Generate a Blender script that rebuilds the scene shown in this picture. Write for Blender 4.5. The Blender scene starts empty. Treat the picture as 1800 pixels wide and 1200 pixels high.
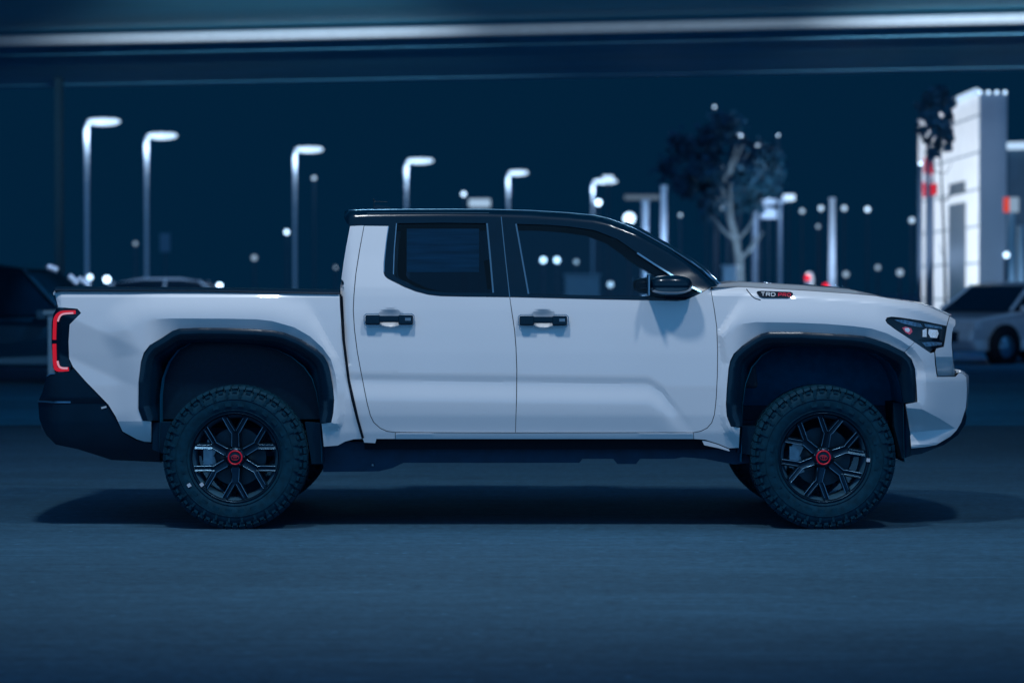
import bpy, bmesh, math, random
from mathutils import Vector, Matrix
from mathutils.geometry import delaunay_2d_cdt
R = math.radians
random.seed(7)
sc = bpy.context.scene
C = sc.collection

# ------------------------------------------------------------------ camera
F = 4250.0; CAMY = -13.75; CAMZ = 1.36
TH = math.atan(89 / F)
cam = bpy.data.cameras.new("camera"); camo = bpy.data.objects.new("camera", cam); C.objects.link(camo)
camo.location = (0, CAMY, CAMZ); camo.rotation_euler = (R(90) - TH, 0, 0)
cam.lens = 85; cam.sensor_width = 36; cam.clip_end = 2000
cam.dof.use_dof = True; cam.dof.focus_distance = 13.85; cam.dof.aperture_fstop = 1.85
sc.camera = camo

def W(px, py, y):
    """point of the world at depth y seen at pixel (px,py) of the 1800x1200 photograph; measures the photo"""
    u = (px - 900) / F; v = (600 - py) / F
    dy = math.cos(TH) + v * math.sin(TH); dz = -math.sin(TH) + v * math.cos(TH)
    k = (y - CAMY) / dy
    return Vector((u * k, y, CAMZ + dz * k))
def AT(px, py, D): return W(px, py, D + CAMY)

# ------------------------------------------------------------------ world
NAVY = (0.0006, 0.0150, 0.0415)
wd = bpy.data.worlds.new("World"); sc.world = wd; wd.use_nodes = True
nt = wd.node_tree; nt.nodes.clear()
out = nt.nodes.new("ShaderNodeOutputWorld"); bg = nt.nodes.new("ShaderNodeBackground")
tc = nt.nodes.new("ShaderNodeTexCoord"); sp = nt.nodes.new("ShaderNodeSeparateXYZ")
mr = nt.nodes.new("ShaderNodeMapRange"); mr.interpolation_type = 'SMOOTHSTEP'
mr.inputs[1].default_value = 0.25; mr.inputs[2].default_value = -0.45; mr.inputs[3].default_value = 0; mr.inputs[4].default_value = 1
mx = nt.nodes.new("ShaderNodeMixRGB")
mx.inputs[1].default_value = NAVY + (1,)
mx.inputs[2].default_value = (0.075, 0.250, 0.520, 1)     # added fill glow behind the photographer, lifts the dark surfaces
nt.links.new(tc.outputs["Generated"], sp.inputs[0]); nt.links.new(sp.outputs[1], mr.inputs[0])
nt.links.new(mr.outputs[0], mx.inputs[0]); 
hz = nt.nodes.new("ShaderNodeMapRange"); hz.interpolation_type = 'SMOOTHSTEP'      # the added fill is strongest low over the horizon behind
hz.inputs[1].default_value = 0.0; hz.inputs[2].default_value = 0.40; hz.inputs[3].default_value = 1.55; hz.inputs[4].default_value = 0.82
m2 = nt.nodes.new("ShaderNodeMixRGB"); m2.inputs[1].default_value = (1, 1, 1, 1); cb = nt.nodes.new("ShaderNodeCombineXYZ")
for q in range(3): nt.links.new(hz.outputs[0], cb.inputs[q])
nt.links.new(sp.outputs[2], hz.inputs[0]); nt.links.new(mr.outputs[0], m2.inputs[0]); nt.links.new(cb.outputs[0], m2.inputs[2])
mu = nt.nodes.new("ShaderNodeVectorMath"); mu.operation = 'MULTIPLY'
nt.links.new(mx.outputs[0], mu.inputs[0]); nt.links.new(m2.outputs[0], mu.inputs[1]); nt.links.new(mu.outputs[0], bg.inputs[0]); nt.links.new(bg.outputs[0], out.inputs[0])
bg.inputs[1].default_value = 1.0
sc.view_settings.view_transform = 'Standard'; sc.view_settings.look = 'None'
sc.view_settings.exposure = 0; sc.view_settings.gamma = 1

# ------------------------------------------------------------------ lamps of the car park, over and behind the photographer
LC = (0.44, 0.64, 1.0)
def spot(name, loc, to, power, size=R(120), rad=0.2, col=LC, blend=0.6):
    l = bpy.data.lights.new(name, 'SPOT'); l.energy = power; l.spot_size = size; l.spot_blend = blend
    l.shadow_soft_size = rad; l.color = col
    o = bpy.data.objects.new(name, l); C.objects.link(o); o.location = loc
    o.rotation_euler = (Vector(to) - Vector(loc)).to_track_quat('-Z', 'Y').to_euler()
    return o
KC = (0.86, 0.93, 1.0)
spot("car_park_light", (-1.7, -3.4, 8.2), (-0.8, 1.2, 0.0), 1080, R(98), 0.34, KC, .9)
spot("car_park_light", (2.6, -3.9, 8.5), (0.9, 1.0, 0.0), 740, R(92), 0.34, KC, .9)

# ------------------------------------------------------------------ materials
MATS = {}
def mat(name, col, rough=0.5, metal=0.0, coat=0.0, emit=None, es=0.0, noise=0.0, nscale=8.0, bump=0.0, spec=0.5, aniso=None):
    if name in MATS: return MATS[name]
    m = bpy.data.materials.new(name); m.use_nodes = True; t = m.node_tree; b = t.nodes["Principled BSDF"]
    b.inputs["Base Color"].default_value = tuple(col) + (1,)
    b.inputs["Roughness"].default_value = rough; b.inputs["Metallic"].default_value = metal
    b.inputs["Coat Weight"].default_value = coat; b.inputs["Coat Roughness"].default_value = 0.07
    b.inputs["Specular IOR Level"].default_value = spec
    if emit: b.inputs["Emission Color"].default_value = tuple(emit) + (1,); b.inputs["Emission Strength"].default_value = es
    tcn = t.nodes.new("ShaderNodeTexCoord"); mp = t.nodes.new("ShaderNodeMapping")
    if aniso: mp.inputs["Scale"].default_value = aniso
    t.links.new(tcn.outputs["Object"], mp.inputs[0])
    n = t.nodes.new("ShaderNodeTexNoise"); n.inputs["Scale"].default_value = nscale; n.inputs["Detail"].default_value = 5
    t.links.new(mp.outputs[0], n.inputs["Vector"])
    r = t.nodes.new("ShaderNodeMapRange"); r.inputs[1].default_value = 0.3; r.inputs[2].default_value = 0.7
    r.inputs[3].default_value = 1 - noise; r.inputs[4].default_value = 1 + noise
    t.links.new(n.outputs[0], r.inputs[0])
    mm = t.nodes.new("ShaderNodeVectorMath"); mm.operation = 'SCALE'; mm.inputs[0].default_value = col
    t.links.new(r.outputs[0], mm.inputs["Scale"]); t.links.new(mm.outputs[0], b.inputs["Base Color"])
    if bump:
        bp = t.nodes.new("ShaderNodeBump"); bp.inputs["Strength"].default_value = bump; bp.inputs["Distance"].default_value = 0.01
        t.links.new(n.outputs[0], bp.inputs["Height"]); t.links.new(bp.outputs[0], b.inputs["Normal"])
    MATS[name] = m; return m
def glow(name, col, s):
    return mat(name, tuple(c*.08 for c in col), 0.5, emit=col, es=s)
PAINT = mat("white_paint", (0.78, 0.80, 0.83), 0.35, coat=1.0, noise=0.012, nscale=2.5)
BLK = mat("gloss_black", (0.0004, 0.013, 0.030), 0.20, coat=0.3, noise=0.1, spec=.3)
TRIM = mat("satin_black_plastic", (0.0005, 0.016, 0.036), 0.42, noise=0.15, nscale=40, bump=0.05, spec=.25)
LINER = mat("dark_liner", (0.0005, 0.130, 0.250), 0.9, spec=.1, noise=0.15, nscale=20)
GAPBLK = mat("gap_black", (0.0005, 0.006, 0.014), 0.7, spec=.2)
FRAME = mat("dark_chassis", (0.0005, 0.035, 0.080), 0.7, noise=0.2, nscale=12)
TYRE = mat("tyre_rubber", (0.001, 0.034, 0.060), 0.7, spec=.15, noise=0.25, nscale=30, bump=0.15)
RIM = mat("dark_alloy", (0.006, 0.028, 0.05), 0.28, metal=0.75, noise=0.08, nscale=20)
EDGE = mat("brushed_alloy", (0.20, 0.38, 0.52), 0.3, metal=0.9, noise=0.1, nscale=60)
STEEL = mat("brake_steel", (0.34, 0.42, 0.48), 0.35, metal=0.8, noise=0.15, nscale=30)
CHROME = mat("chrome", (0.38, 0.42, 0.46), 0.15, metal=1.0)
PALE = mat("pale_plastic", (0.55, 0.6, 0.66), 0.4)
REDR = mat("red_enamel", (0.62, 0.008, 0.03), 0.35, emit=(0.55, 0.005, 0.02), es=0.10)  # faint emission brightens the enamel, which is no lamp on the hubs
REDL = glow("tail_lamp_red", (0.52, 0.010, 0.028), 0.85)
PINKL = glow("tail_lamp_core", (0.62, 0.30, 0.40), 0.9)
INTER = mat("cabin_fabric", (0.004, 0.018, 0.035), 0.8, noise=0.2, nscale=30)
PAPER = mat("window_sticker_paper", (0.09, 0.42, 0.55), 0.7, noise=0.35, nscale=14, aniso=(0.2, 1, 3.5))

def glass(name, tint, refl=1.0):
    m = bpy.data.materials.new(name); m.use_nodes = True; t = m.node_tree; t.nodes.clear()
    o = t.nodes.new("ShaderNodeOutputMaterial"); tr = t.nodes.new("ShaderNodeBsdfTransparent"); tr.inputs[0].default_value = tuple(tint) + (1,)
    g = t.nodes.new("ShaderNodeBsdfGlossy"); g.inputs["Roughness"].default_value = 0.02; g.inputs[0].default_value = (refl, refl, refl, 1)
    fr = t.nodes.new("ShaderNodeFresnel"); fr.inputs[0].default_value = 1.45; mi = t.nodes.new("ShaderNodeMixShader")
    t.links.new(fr.outputs[0], mi.inputs[0]); t.links.new(tr.outputs[0], mi.inputs[1]); t.links.new(g.outputs[0], mi.inputs[2])
    t.links.new(mi.outputs[0], o.inputs[0]); return m
GLASSF = glass("door_glass", (0.72, 0.80, 0.84)); GLASSD = glass("privacy_glass", (0.40, 0.50, 0.56)); LENS = glass("clear_lens", (0.92, 0.95, 0.97))

# ------------------------------------------------------------------ mesh helpers
class MB:
    def __init__(s): s.v = []; s.f = []; s.sm = []
    def add(s, vs, fs, smooth=False):
        o = len(s.v); s.v += [Vector(p) for p in vs]
        for f in fs: s.f.append([i + o for i in f]); s.sm.append(smooth)
    def box(s, a, b):
        x0, y0, z0 = a; x1, y1, z1 = b
        if x0 > x1: x0, x1 = x1, x0
        if y0 > y1: y0, y1 = y1, y0
        if z0 > z1: z0, z1 = z1, z0
        s.add([(x0,y0,z0),(x1,y0,z0),(x1,y1,z0),(x0,y1,z0),(x0,y0,z1),(x1,y0,z1),(x1,y1,z1),(x0,y1,z1)],
              [(3,2,1,0),(4,5,6,7),(0,1,5,4),(1,2,6,5),(2,3,7,6),(3,0,4,7)])
    def cbox(s, c, h, rot=None, taper=1.0):
        M = rot or Matrix.Identity(3)
        vs = []
        for z in (-1, 1):
            k = 1 if z < 0 else taper
            for x, y in ((-1,-1),(1,-1),(1,1),(-1,1)): vs.append(Vector(c) + M @ Vector((x*h[0]*k, y*h[1]*k, z*h[2])))
        s.add(vs, [(3,2,1,0),(4,5,6,7),(0,1,5,4),(1,2,6,5),(2,3,7,6),(3,0,4,7)])
    def prism(s, poly, ext, smooth=False):
        """poly: list of 3D points; ext: vector"""
        n = len(poly); ext = Vector(ext); P = [Vector(p) for p in poly]
        s.add(P + [p + ext for p in P], [list(range(n))[::-1], list(range(n, 2*n))] + [(i, (i+1) % n, n+(i+1) % n, n+i) for i in range(n)], smooth)
    def lathe(s, prof, c, axis='Y', n=48, smooth=True, a0=0, close=False):
        """prof: list of (radius, offset along axis)"""
        c = Vector(c); k = len(prof); vs = []
        for j in range(n):
            a = a0 + 2*math.pi*j/n
            for r, o in prof:
                if axis == 'Y': vs.append(c + Vector((r*math.cos(a), o, r*math.sin(a))))
                else: vs.append(c + Vector((r*math.cos(a), r*math.sin(a), o)))
        fs = []
        kk = k if close else k-1
        for j in range(n):
            for i in range(kk):
                i2 = (i+1) % k; j2 = (j+1) % n
                fs.append((j*k+i, j*k+i2, j2*k+i2, j2*k+i))
        s.add(vs, fs, smooth)
    def tube(s, pts, r, n=8, r2=None, caps=True, smooth=True):
        pts = [Vector(p) for p in pts]; m = len(pts); vs = []
        for i, p in enumerate(pts):
            d = (pts[min(i+1, m-1)] - pts[max(i-1, 0)]).normalized()
            a = d.cross(Vector((0, 0, 1)));
            if a.length < 0.1: a = d.cross(Vector((0, 1, 0)))
            a.normalize(); b = d.cross(a)
            rr = r[i] if isinstance(r, (list, tuple)) else (r if r2 is None else r + (r2-r)*i/(m-1))
            for j in range(n):
                t = 2*math.pi*j/n; vs.append(p + a*rr*math.cos(t) + b*rr*math.sin(t))
        fs = [(i*n+j, i*n+(j+1) % n, (i+1)*n+(j+1) % n, (i+1)*n+j) for i in range(m-1) for j in range(n)]
        s.add(vs, fs, smooth)
        if caps: s.add(vs[:n], [list(range(n))[::-1]]); s.add(vs[-n:], [list(range(n))])
    def sheet(s, rows, smooth=True):
        n = len(rows[0]); vs = [p for r in rows for p in r]
        s.add(vs, [(i*n+j, i*n+j+1, (i+1)*n+j+1, (i+1)*n+j) for i in range(len(rows)-1) for j in range(n-1)], smooth)
    def sphere(s, c, r, sx=1, sy=1, sz=1, n=12, m=8):
        prof = []
        vs = []; c = Vector(c)
        for i in range(m+1):
            t = math.pi*i/m
            for j in range(n):
                a = 2*math.pi*j/n
                vs.append(c + Vector((r*sx*math.sin(t)*math.cos(a), r*sy*math.sin(t)*math.sin(a), r*sz*math.cos(t))))
        s.add(vs, [(i*n+j, (i+1)*n+j, (i+1)*n+(j+1) % n, i*n+(j+1) % n) for i in range(m) for j in range(n)], True)
    def mirrored(s, yc=None):
        o = MB(); yc = 0.0 if yc is None else yc
        o.v = [Vector((p.x, 2*yc - p.y, p.z)) for p in s.v]; o.f = [f[::-1] for f in s.f]; o.sm = list(s.sm); return o
    def build(s, name, m, parent=None, origin=(0, 0, 0), bevel=0.0, recalc=False, sharp=0.0):
        me = bpy.data.meshes.new(name); og = Vector(origin)
        me.from_pydata([p - og for p in s.v], [], s.f); me.materials.append(m)
        me.polygons.foreach_set("use_smooth", s.sm)
        if recalc or s.f:
            b = bmesh.new(); b.from_mesh(me)
            if recalc: bmesh.ops.recalc_face_normals(b, faces=b.faces)
            b.to_mesh(me); b.free()
        me.update()
        if sharp: me.set_sharp_from_angle(angle=sharp)
        o = bpy.data.objects.new(name, me); C.objects.link(o)
        if parent: o.parent = parent
        else: o.location = og
        if bevel:
            bv = o.modifiers.new("bevel", 'BEVEL'); bv.width = bevel; bv.segments = 2; bv.limit_method = 'ANGLE'; bv.angle_limit = R(35)
        return o
def tag(o, label=None, cat=None, group=None, kind=None):
    if label: o["label"] = label
    if cat: o["category"] = cat
    if group: o["group"] = group
    if kind: o["kind"] = kind
    return o
def empty(name, loc, rz=0.0):
    o = bpy.data.objects.new(name, None); C.objects.link(o); o.location = loc; o.rotation_euler = (0, 0, rz); o.empty_display_size = 0.3; return o
def copy_tree(o, parent=None):
    c = o.copy(); C.objects.link(c); c.parent = parent
    for ch in [x for x in C.objects if x.parent == o]: copy_tree(ch, c)
    return c

# ------------------------------------------------------------------ 2D tools
def seglen(a, b): return math.hypot(a[0]-b[0], a[1]-b[1])
def resample(poly, step, closed=True):
    o = []; n = len(poly)
    for i in range(n if closed else n-1):
        a = poly[i]; b = poly[(i+1) % n]; k = max(1, int(math.ceil(seglen(a, b)/step)))
        for j in range(k): o.append((a[0]+(b[0]-a[0])*j/k, a[1]+(b[1]-a[1])*j/k))
    if not closed: o.append(poly[-1])
    return o
def smooth_poly(pts, k=3, closed=False, per=5):
    """Catmull-Rom through the points"""
    n = len(pts); o = []
    for i in range(n if closed else n-1):
        if closed: p = [pts[(i+q) % n] for q in (-1, 0, 1, 2)]
        else: p = [pts[min(max(i+q, 0), n-1)] for q in (-1, 0, 1, 2)]
        for j in range(per):
            t = j/per; r = []
            for d in (0, 1):
                a, b, c, e = p[0][d], p[1][d], p[2][d], p[3][d]
                r.append(0.5*((2*b) + (-a+c)*t + (2*a-5*b+4*c-e)*t*t + (-a+3*b-3*c+e)*t**3))
            o.append(tuple(r))
    if not closed: o.append(tuple(pts[-1]))
    return o
def dpoly(p, pl, closed=False):
    best = 1e9; n = len(pl)
    for i in range(n if closed else n-1):
        a = pl[i]; b = pl[(i+1) % n]; dx = b[0]-a[0]; dy = b[1]-a[1]; L = dx*dx+dy*dy
        t = 0 if L == 0 else max(0, min(1, ((p[0]-a[0])*dx+(p[1]-a[1])*dy)/L))
        d = (p[0]-a[0]-t*dx)**2+(p[1]-a[1]-t*dy)**2
        if d < best: best = d
    return math.sqrt(best)
def inside(p, poly):
    c = False; n = len(poly); j = n-1
    for i in range(n):
        if (poly[i][1] > p[1]) != (poly[j][1] > p[1]) and p[0] < (poly[j][0]-poly[i][0])*(p[1]-poly[i][1])/(poly[j][1]-poly[i][1])+poly[i][0]: c = not c
        j = i
    return c
def area(poly): return 0.5*sum(poly[i][0]*poly[(i+1) % len(poly)][1]-poly[(i+1) % len(poly)][0]*poly[i][1] for i in range(len(poly)))
def shrink(poly, g):
    n = len(poly); s = 1 if area(poly) > 0 else -1; o = []
    for i in range(n):
        a, b, c = poly[i-1], poly[i], poly[(i+1) % n]
        n1 = (-(b[1]-a[1]), b[0]-a[0]); n2 = (-(c[1]-b[1]), c[0]-b[0])
        l1 = math.hypot(*n1) or 1; l2 = math.hypot(*n2) or 1
        nx = n1[0]/l1+n2[0]/l2; ny = n1[1]/l1+n2[1]/l2; l = math.hypot(nx, ny) or 1
        o.append((b[0]+s*g*nx/l, b[1]+s*g*ny/l))
    return o
def lerp_tab(tab, x):
    if x <= tab[0][0]: return tab[0][1]
    for (a, u), (b, v) in zip(tab, tab[1:]):
        if x <= b: return u+(v-u)*(x-a)/(b-a)
    return tab[-1][1]
def sst(t): t = max(0, min(1, t)); return t*t*(3-2*t)

YC = 0.95                                                    # centre plane of the pickup
truck = empty("pickup_truck", (0, YC, 0))
tag(truck, "white crew-cab off-road pickup with gloss black roof and arches, parked broadside in front", "pickup truck")
TO = (0, YC, 0)

def panel_mb(outline, fn, step=6.0, thick=0.018, gap=0.0, holes=(), lines=()):
    ol = resample(shrink(outline, gap) if gap else outline, step)
    hs = [resample(h, step) for h in holes]
    pts = []; edges = []
    def ring(r):
        o = len(pts); pts.extend(r); k = len(r)
        edges.extend((o+i, o+(i+1) % k) for i in range(k)); return list(range(o, o+k))
    rings = [ring(ol)] + [ring(h) for h in hs]
    bx = [min(p[0] for p in ol), max(p[0] for p in ol), min(p[1] for p in ol), max(p[1] for p in ol)]
    for L_ in lines:
        rr = [p for p in resample(L_, step*.8, False) if inside(p, ol) and dpoly(p, ol, True) > .8]
        if len(rr) > 1:
            o = len(pts); pts.extend(rr); edges.extend((o+i, o+i+1) for i in range(len(rr)-1) if seglen(rr[i], rr[i+1]) < step*1.5)
    y = bx[2] + step*0.5; row = 0
    while y < bx[3]:
        x = bx[0] + step*(0.5 if row % 2 else 0.25)
        while x < bx[1]:
            p = (x, y)
            if inside(p, ol) and not any(inside(p, h) for h in hs) and dpoly(p, ol, True) > step*0.45 and all(dpoly(p, L_) > step*0.45 for L_ in lines) and all(dpoly(p, h, True) > step*0.45 for h in hs): pts.append(p)
            x += step
        y += step*0.87; row += 1
    vs, _, fs, ov, _, _ = delaunay_2d_cdt([Vector(p) for p in pts], edges, [], 1, 1e-4)
    F2 = []
    for f in fs:
        c = (sum(vs[i].x for i in f)/len(f), sum(vs[i].y for i in f)/len(f))
        if not inside(c, ol) or any(inside(c, h) for h in hs): continue
        a = area([(vs[i].x, vs[i].y) for i in f])
        F2.append(list(f) if a < 0 else list(f)[::-1])
    P = [W(v.x, v.y, fn(v.x, v.y)) for v in vs]
    mb = MB(); mb.add(P, F2, True)
    if thick:
        for r in [ol] + hs:
            a = [W(x, y, fn(x, y)) for x, y in r]; b = [W(x, y, fn(x, y)) + Vector((0, thick, 0)) for x, y in r]
            n = len(r); s = area(r) > 0
            fs2 = [(i, (i+1) % n, n+(i+1) % n, n+i) for i in range(n)]
            if s: fs2 = [f[::-1] for f in fs2]
            mb.add(a+b, fs2, False)
    return mb
def both(name, mb, m, parents=(None, None), label=None):
    """near part and its mirror image on the far side"""
    sh = R(9) if m is PAINT else 0.0
    a = mb.build(name, m, parents[0] or truck, TO, sharp=sh); b = mb.mirrored(YC).build(name, m, parents[1] or truck, TO, sharp=sh)
    return a, b
def ribbon(pl, w, fn):
    """flat band of width w px along a polyline"""
    pl = resample(pl, 5, False); rows = []
    for i, p in enumerate(pl):
        a = pl[max(i-1, 0)]; b = pl[min(i+1, len(pl)-1)]; dx = b[0]-a[0]; dy = b[1]-a[1]; l = math.hypot(dx, dy) or 1
        nx, ny = -dy/l*w/2, dx/l*w/2
        q0 = (p[0]-nx, p[1]-ny); q1 = (p[0]+nx, p[1]+ny)
        rows.append([W(q0[0], q0[1], fn(*q0)), W(p[0], p[1], fn(*p)), W(q1[0], q1[1], fn(*q1))])
    mb = MB(); mb.sheet(rows); return mb

# ---- arches (the openings in the body, photo pixels)
ARCH_R = smooth_poly([(251,739),(244,722),(244,670),(250,630),(262,610),(285,595),(315,578),(350,576.5),(400,577),(450,579),(494,583),(529,597),(557,615),(572,631),(580,652),(587,700),(582,742)], per=3)
ARCH_R = [(251,739),(243.5,718),(244,670),(248,636),(253,620),(263,607),(285,594),(303,582),(315,578),(350,576.5),(400,577),(450,579),(480,581),(500,585),(529,597),(557,615),(568,625),(576,638),(580,652),(585,680),(587,703),(585.5,725),(582,742)]
ARCH_F = [(1285,749),(1278,731),(1276.5,710),(1278,683),(1281,648),(1284,634),(1290,622),(1305,608),(1325,594),(1338,587),(1350,584),(1408,584),(1450,586.5),(1492,588.5),(1520,591.5),(1540,597),(1562,605),(1590,619),(1602,631),(1608,647),(1611,680),(1612.5,706)]
CR_R = [(228,580),(240,572),(254,565),(270,561),(300,559.5),(400,560),(450,561),(478,564),(517,575),(545,591),(567,611),(582,632),(590,660),(593,690),(593,725)]
CR_F = [(1274,590),(1281,583),(1292,575),(1306,569),(1329,566),(1400,567),(1450,569),(1500,573),(1533,577.5),(1560,586),(1585,599),(1608,615),(1621,634),(1627,655),(1629,690),(1626,712)]
PG_R = ARCH_R[4:] + [(590,742)] + CR_R[::-1]
PG_F = ARCH_F[5:] + [(1626,712)] + CR_F[::-1]
BASE = [(380,.205),(396,.192),(450,.150),(505,.102),(520,.094),(545,.086),(580,.079),(620,.073),(680,.069),(730,.072),(760,.084),(790,.112),(830,.13)]
HOODSIL = [(1249,505),(1304,504),(1358,507),(1420,510.5),(1500,516),(1542,520),(1558,523),(1617,533),(1637,540),(1669,555),(1680,562)]
def crease_y(px):
    y = 655 + (px-640)*.014
    if px > 1135: y += 18*sst((px-1135)/40)
    if px > 1165: y += (px-1165)*1.15
    return y
GAPX = [(380,590),(517,597),(539,598),(597,602),(668,611)]
def S(px, py):
    d = lerp_tab(BASE, py)
    # door crease
    if 600 < px < 1262:
        amp = sst((px-600)/25) * (1-sst((px-1150)/85))
        u = py-crease_y(px)
        if u > 0:
            v = 0.0065*sst(u/13) if u < 13 else (0.0065-0.019*sst((u-13)/37) if u < 50 else -0.0125 + 0.0125*sst((u-50)/62))
            d += amp*v
        for hx, hy in ((686,562),(955,563)):
            r = math.hypot((px-hx)/27, (py-hy)/21)
            if r < 1: d += 0.026*(1-r*r)**1.5
    # flares
    for A, x0, x1 in ((ARCH_R,150,640),(ARCH_F,1255,1700)):
        if x0 < px < x1:
            q = dpoly((px, py), A); CRL, PG = (CR_R, PG_R) if A is ARCH_R else (CR_F, PG_F)
            c = dpoly((px, py), CRL); tgt = 0.052
            if inside((px, py), PG):
                amp = 0.026*sst((px-A[4 if A is ARCH_R else 5][0])/38)
                if py > 640: amp *= 1-sst((py-640)/90)
                f = tgt + amp*(1-q/max(q+c, 1e-3))
            else:
                e = min(dpoly((px, py), PG, True), q+2)
                reach = 56-40*sst((px-535)/50) if A is ARCH_R else 16+40*sst((px-1262)/55)
                f = tgt + (d-tgt)*sst(min(e/reach, 1))
            d = min(d, f)
    # rear quarter facet
    if px < 330 and py > 560:
        v = (py-(566+(px-142)*.45))
        if v > 0: d += min(v, 70)*.00042*(1-sst((px-200)/90))
    if px < 290 and py > 741: d += (py-741)*.0009
    if px < 110: d += .05*((110-px)/18)**2
    if px < 622 and py < 640 and px > lerp_tab(GAPX, py)+.3: d += .045*((622-px)/24)**2
    # shoulders at the top edges
    if px > 1249:
        t = py-lerp_tab(HOODSIL, px)
        if t < 16: d += .045*(1-max(t,0)/16)**2
    if px < 600 and py < 524: d += .02*((524-py)/13)**2
    # nose tapers in plan
    if px > 1540: d += .30*((px-1540)/160)**2.0
    return d

# ---- body outlines
BEDGAP = [(597,517),(598,539),(602,597),(611,668),(618,703),(627,738),(637,771)]
DOOR_R = [(640,396),(632,440),(625.5,481),(622,520),(621,545),(623,578),(628,618),(635,656),(645,707),(651,730),(657,742),(668,752),(680,757.5),(695,759.5)]
BLINE = [(896,522),(900,550),(904.5,580),(907,610),(908.5,650),(908,700),(906,760)]
DOOR_F = [(1219,760),(1232,757.5),(1243,752),(1251,743),(1256,728),(1259,700),(1261,660),(1261.5,620),(1260,575),(1256,546),(1249,505)]
DCL = [[(x, crease_y(x)+k) for x in range(604, 1252, 4)] for k in (0, 13)]
bed = [(95,511),(350,512),(597,517)] + BEDGAP[1:] + [(622,772),(607,776),(594,783),(569,785),(565,744)] + ARCH_R[::-1] + [(266,740),(266,777),(253,776),(240,772),(215,758),(209,745),(203,732),(190,711),(150,670),(128,645),(121,630),(120,600),(122,570),(142,550),(136,543),(102,540)]
bs = both("bed_side", panel_mb(bed, S, 5, gap=0.5, lines=[CR_R]), PAINT)
corner = [(615,397),(640,396)] + DOOR_R[1:] + [(695,760),(695,771.5),(662,771.5),(660,779),(640,778),(637,771)] + BEDGAP[::-1][1:-1] + [(597,517),(598,505),(600.6,481),(604,458),(608,433)]
both("cab_corner", panel_mb(corner, S, 5, gap=0.7, lines=DCL), PAINT)
WLINE = [(675,461),(674.7,479),(677,485),(682,489.5),(695,496),(710,503.5),(731.6,512),(753,517.6),(775,520),(820,521),(896,522)]
rdoor = [(640,396.5),(683,397),(679,425)] + WLINE + BLINE[1:] + [(780,760)] + DOOR_R[::-1][:-1]
rd = both("rear_door", panel_mb(rdoor, S, 4.5, gap=0.7, lines=DCL), PAINT)
fdoor = [(896,522),(1047,525.5),(1150,527.5),(1190,528.5),(1205,526.7),(1218,521),(1233,514),(1249,505)] + DOOR_F[::-1][1:] + [(1100,760),(906,760)] + BLINE[::-1][1:-1]
fd = both("front_door", panel_mb(fdoor, S, 4.5, gap=0.7, lines=DCL), PAINT)
sill = [(695,760),(906,760.5),(1219,760),(1219,771.5),(695,771.5)]
def Ssill(px, py): return .078 + .0014*max(0, py-762)
both("rocker_panel", panel_mb(sill, Ssill, 4, gap=0.5), PAINT)
SEAM = [(1608,601),(1590,619)]
FTOP = [(1249,505),(1304,504),(1330,505.5),(1358,507),(1420,510.5),(1500,516),(1542,520),(1558,523),(1590,528),(1617,533),(1637,540),(1669,555)]
HLT = [(1664,573),(1620,564),(1580,558),(1567,557),(1559,558.5),(1557,563),(1560,568),(1575,579),(1608,601)]
fender = FTOP + HLT + ARCH_F[:18][::-1] + [(1285,749),(1301,751),(1299,787),(1281,788),(1240,775),(1228,771.5),(1219,771.5)] + DOOR_F[:-1]
fender = FTOP + HLT + [(1590,619)] + ARCH_F[:17][::-1] + [(1301,751),(1299,787),(1281,788),(1262,780),(1240,773),(1219,771.5)] + DOOR_F[:-1]
fe = both("front_fender", panel_mb(fender, S, 5, gap=0.6, lines=[CR_F]), PAINT)
def Sg(px, py):
    d = S(px, py)
    if 1640 < px < 1680 and 627 < py < 662: d += .0024*(py-627)*sst((1682-px)/10)
    return d
surround = [(1669.5,555.5),(1680,562),(1680,571),(1676,577),(1674,585),(1673,604),(1675,629),(1679,653),(1678,661),(1648,661),(1645,640),(1643.5,618),(1646,612),(1659,609),(1662,590),(1664.5,573)]
both("grille_surround", panel_mb(surround, Sg, 4, gap=0.5, lines=[[(1640,627),(1682,627)]]), PAINT)
def Sb(px, py):
    d = S(px, py) - .012*sst((py-650)/20)
    if px < 1682 and py > 712:
        yu = lerp_tab([(1590,716),(1621,719),(1650,734),(1680,753)], px); yl = lerp_tab([(1590,761),(1598,760),(1680,752)], px)
        if yl > yu:
            if yu < py < yl: d += .0028*(py-yu)
            elif py >= yl: d += .0028*(yl-yu)*max(0.3, 1-(py-yl)*.03)
    if py > 765: d += .0008*(py-765)
    return d
bump = [(1608,601),(1621,610),(1636,620),(1642.5,618.5),(1644,640),(1647,662),(1680,661.5),(1686,654),(1692,656),(1699,662.5),(1700,683),(1699.5,700),(1698,717),(1690,742),(1682,756),(1671,767),(1646,782),(1625,786),(1602,788),(1600,770),(1598,750),(1592,710),(1612.5,706),(1611,680),(1608,647),(1602,631),(1590,619)]
both("bumper_corner", panel_mb(bump, Sb, 4, gap=0.5, lines=[CR_F[11:], [(1590,716),(1621,719),(1650,734),(1680,753)], [(1590,761),(1598,760),(1680,752.8)]]), PAINT)

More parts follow.
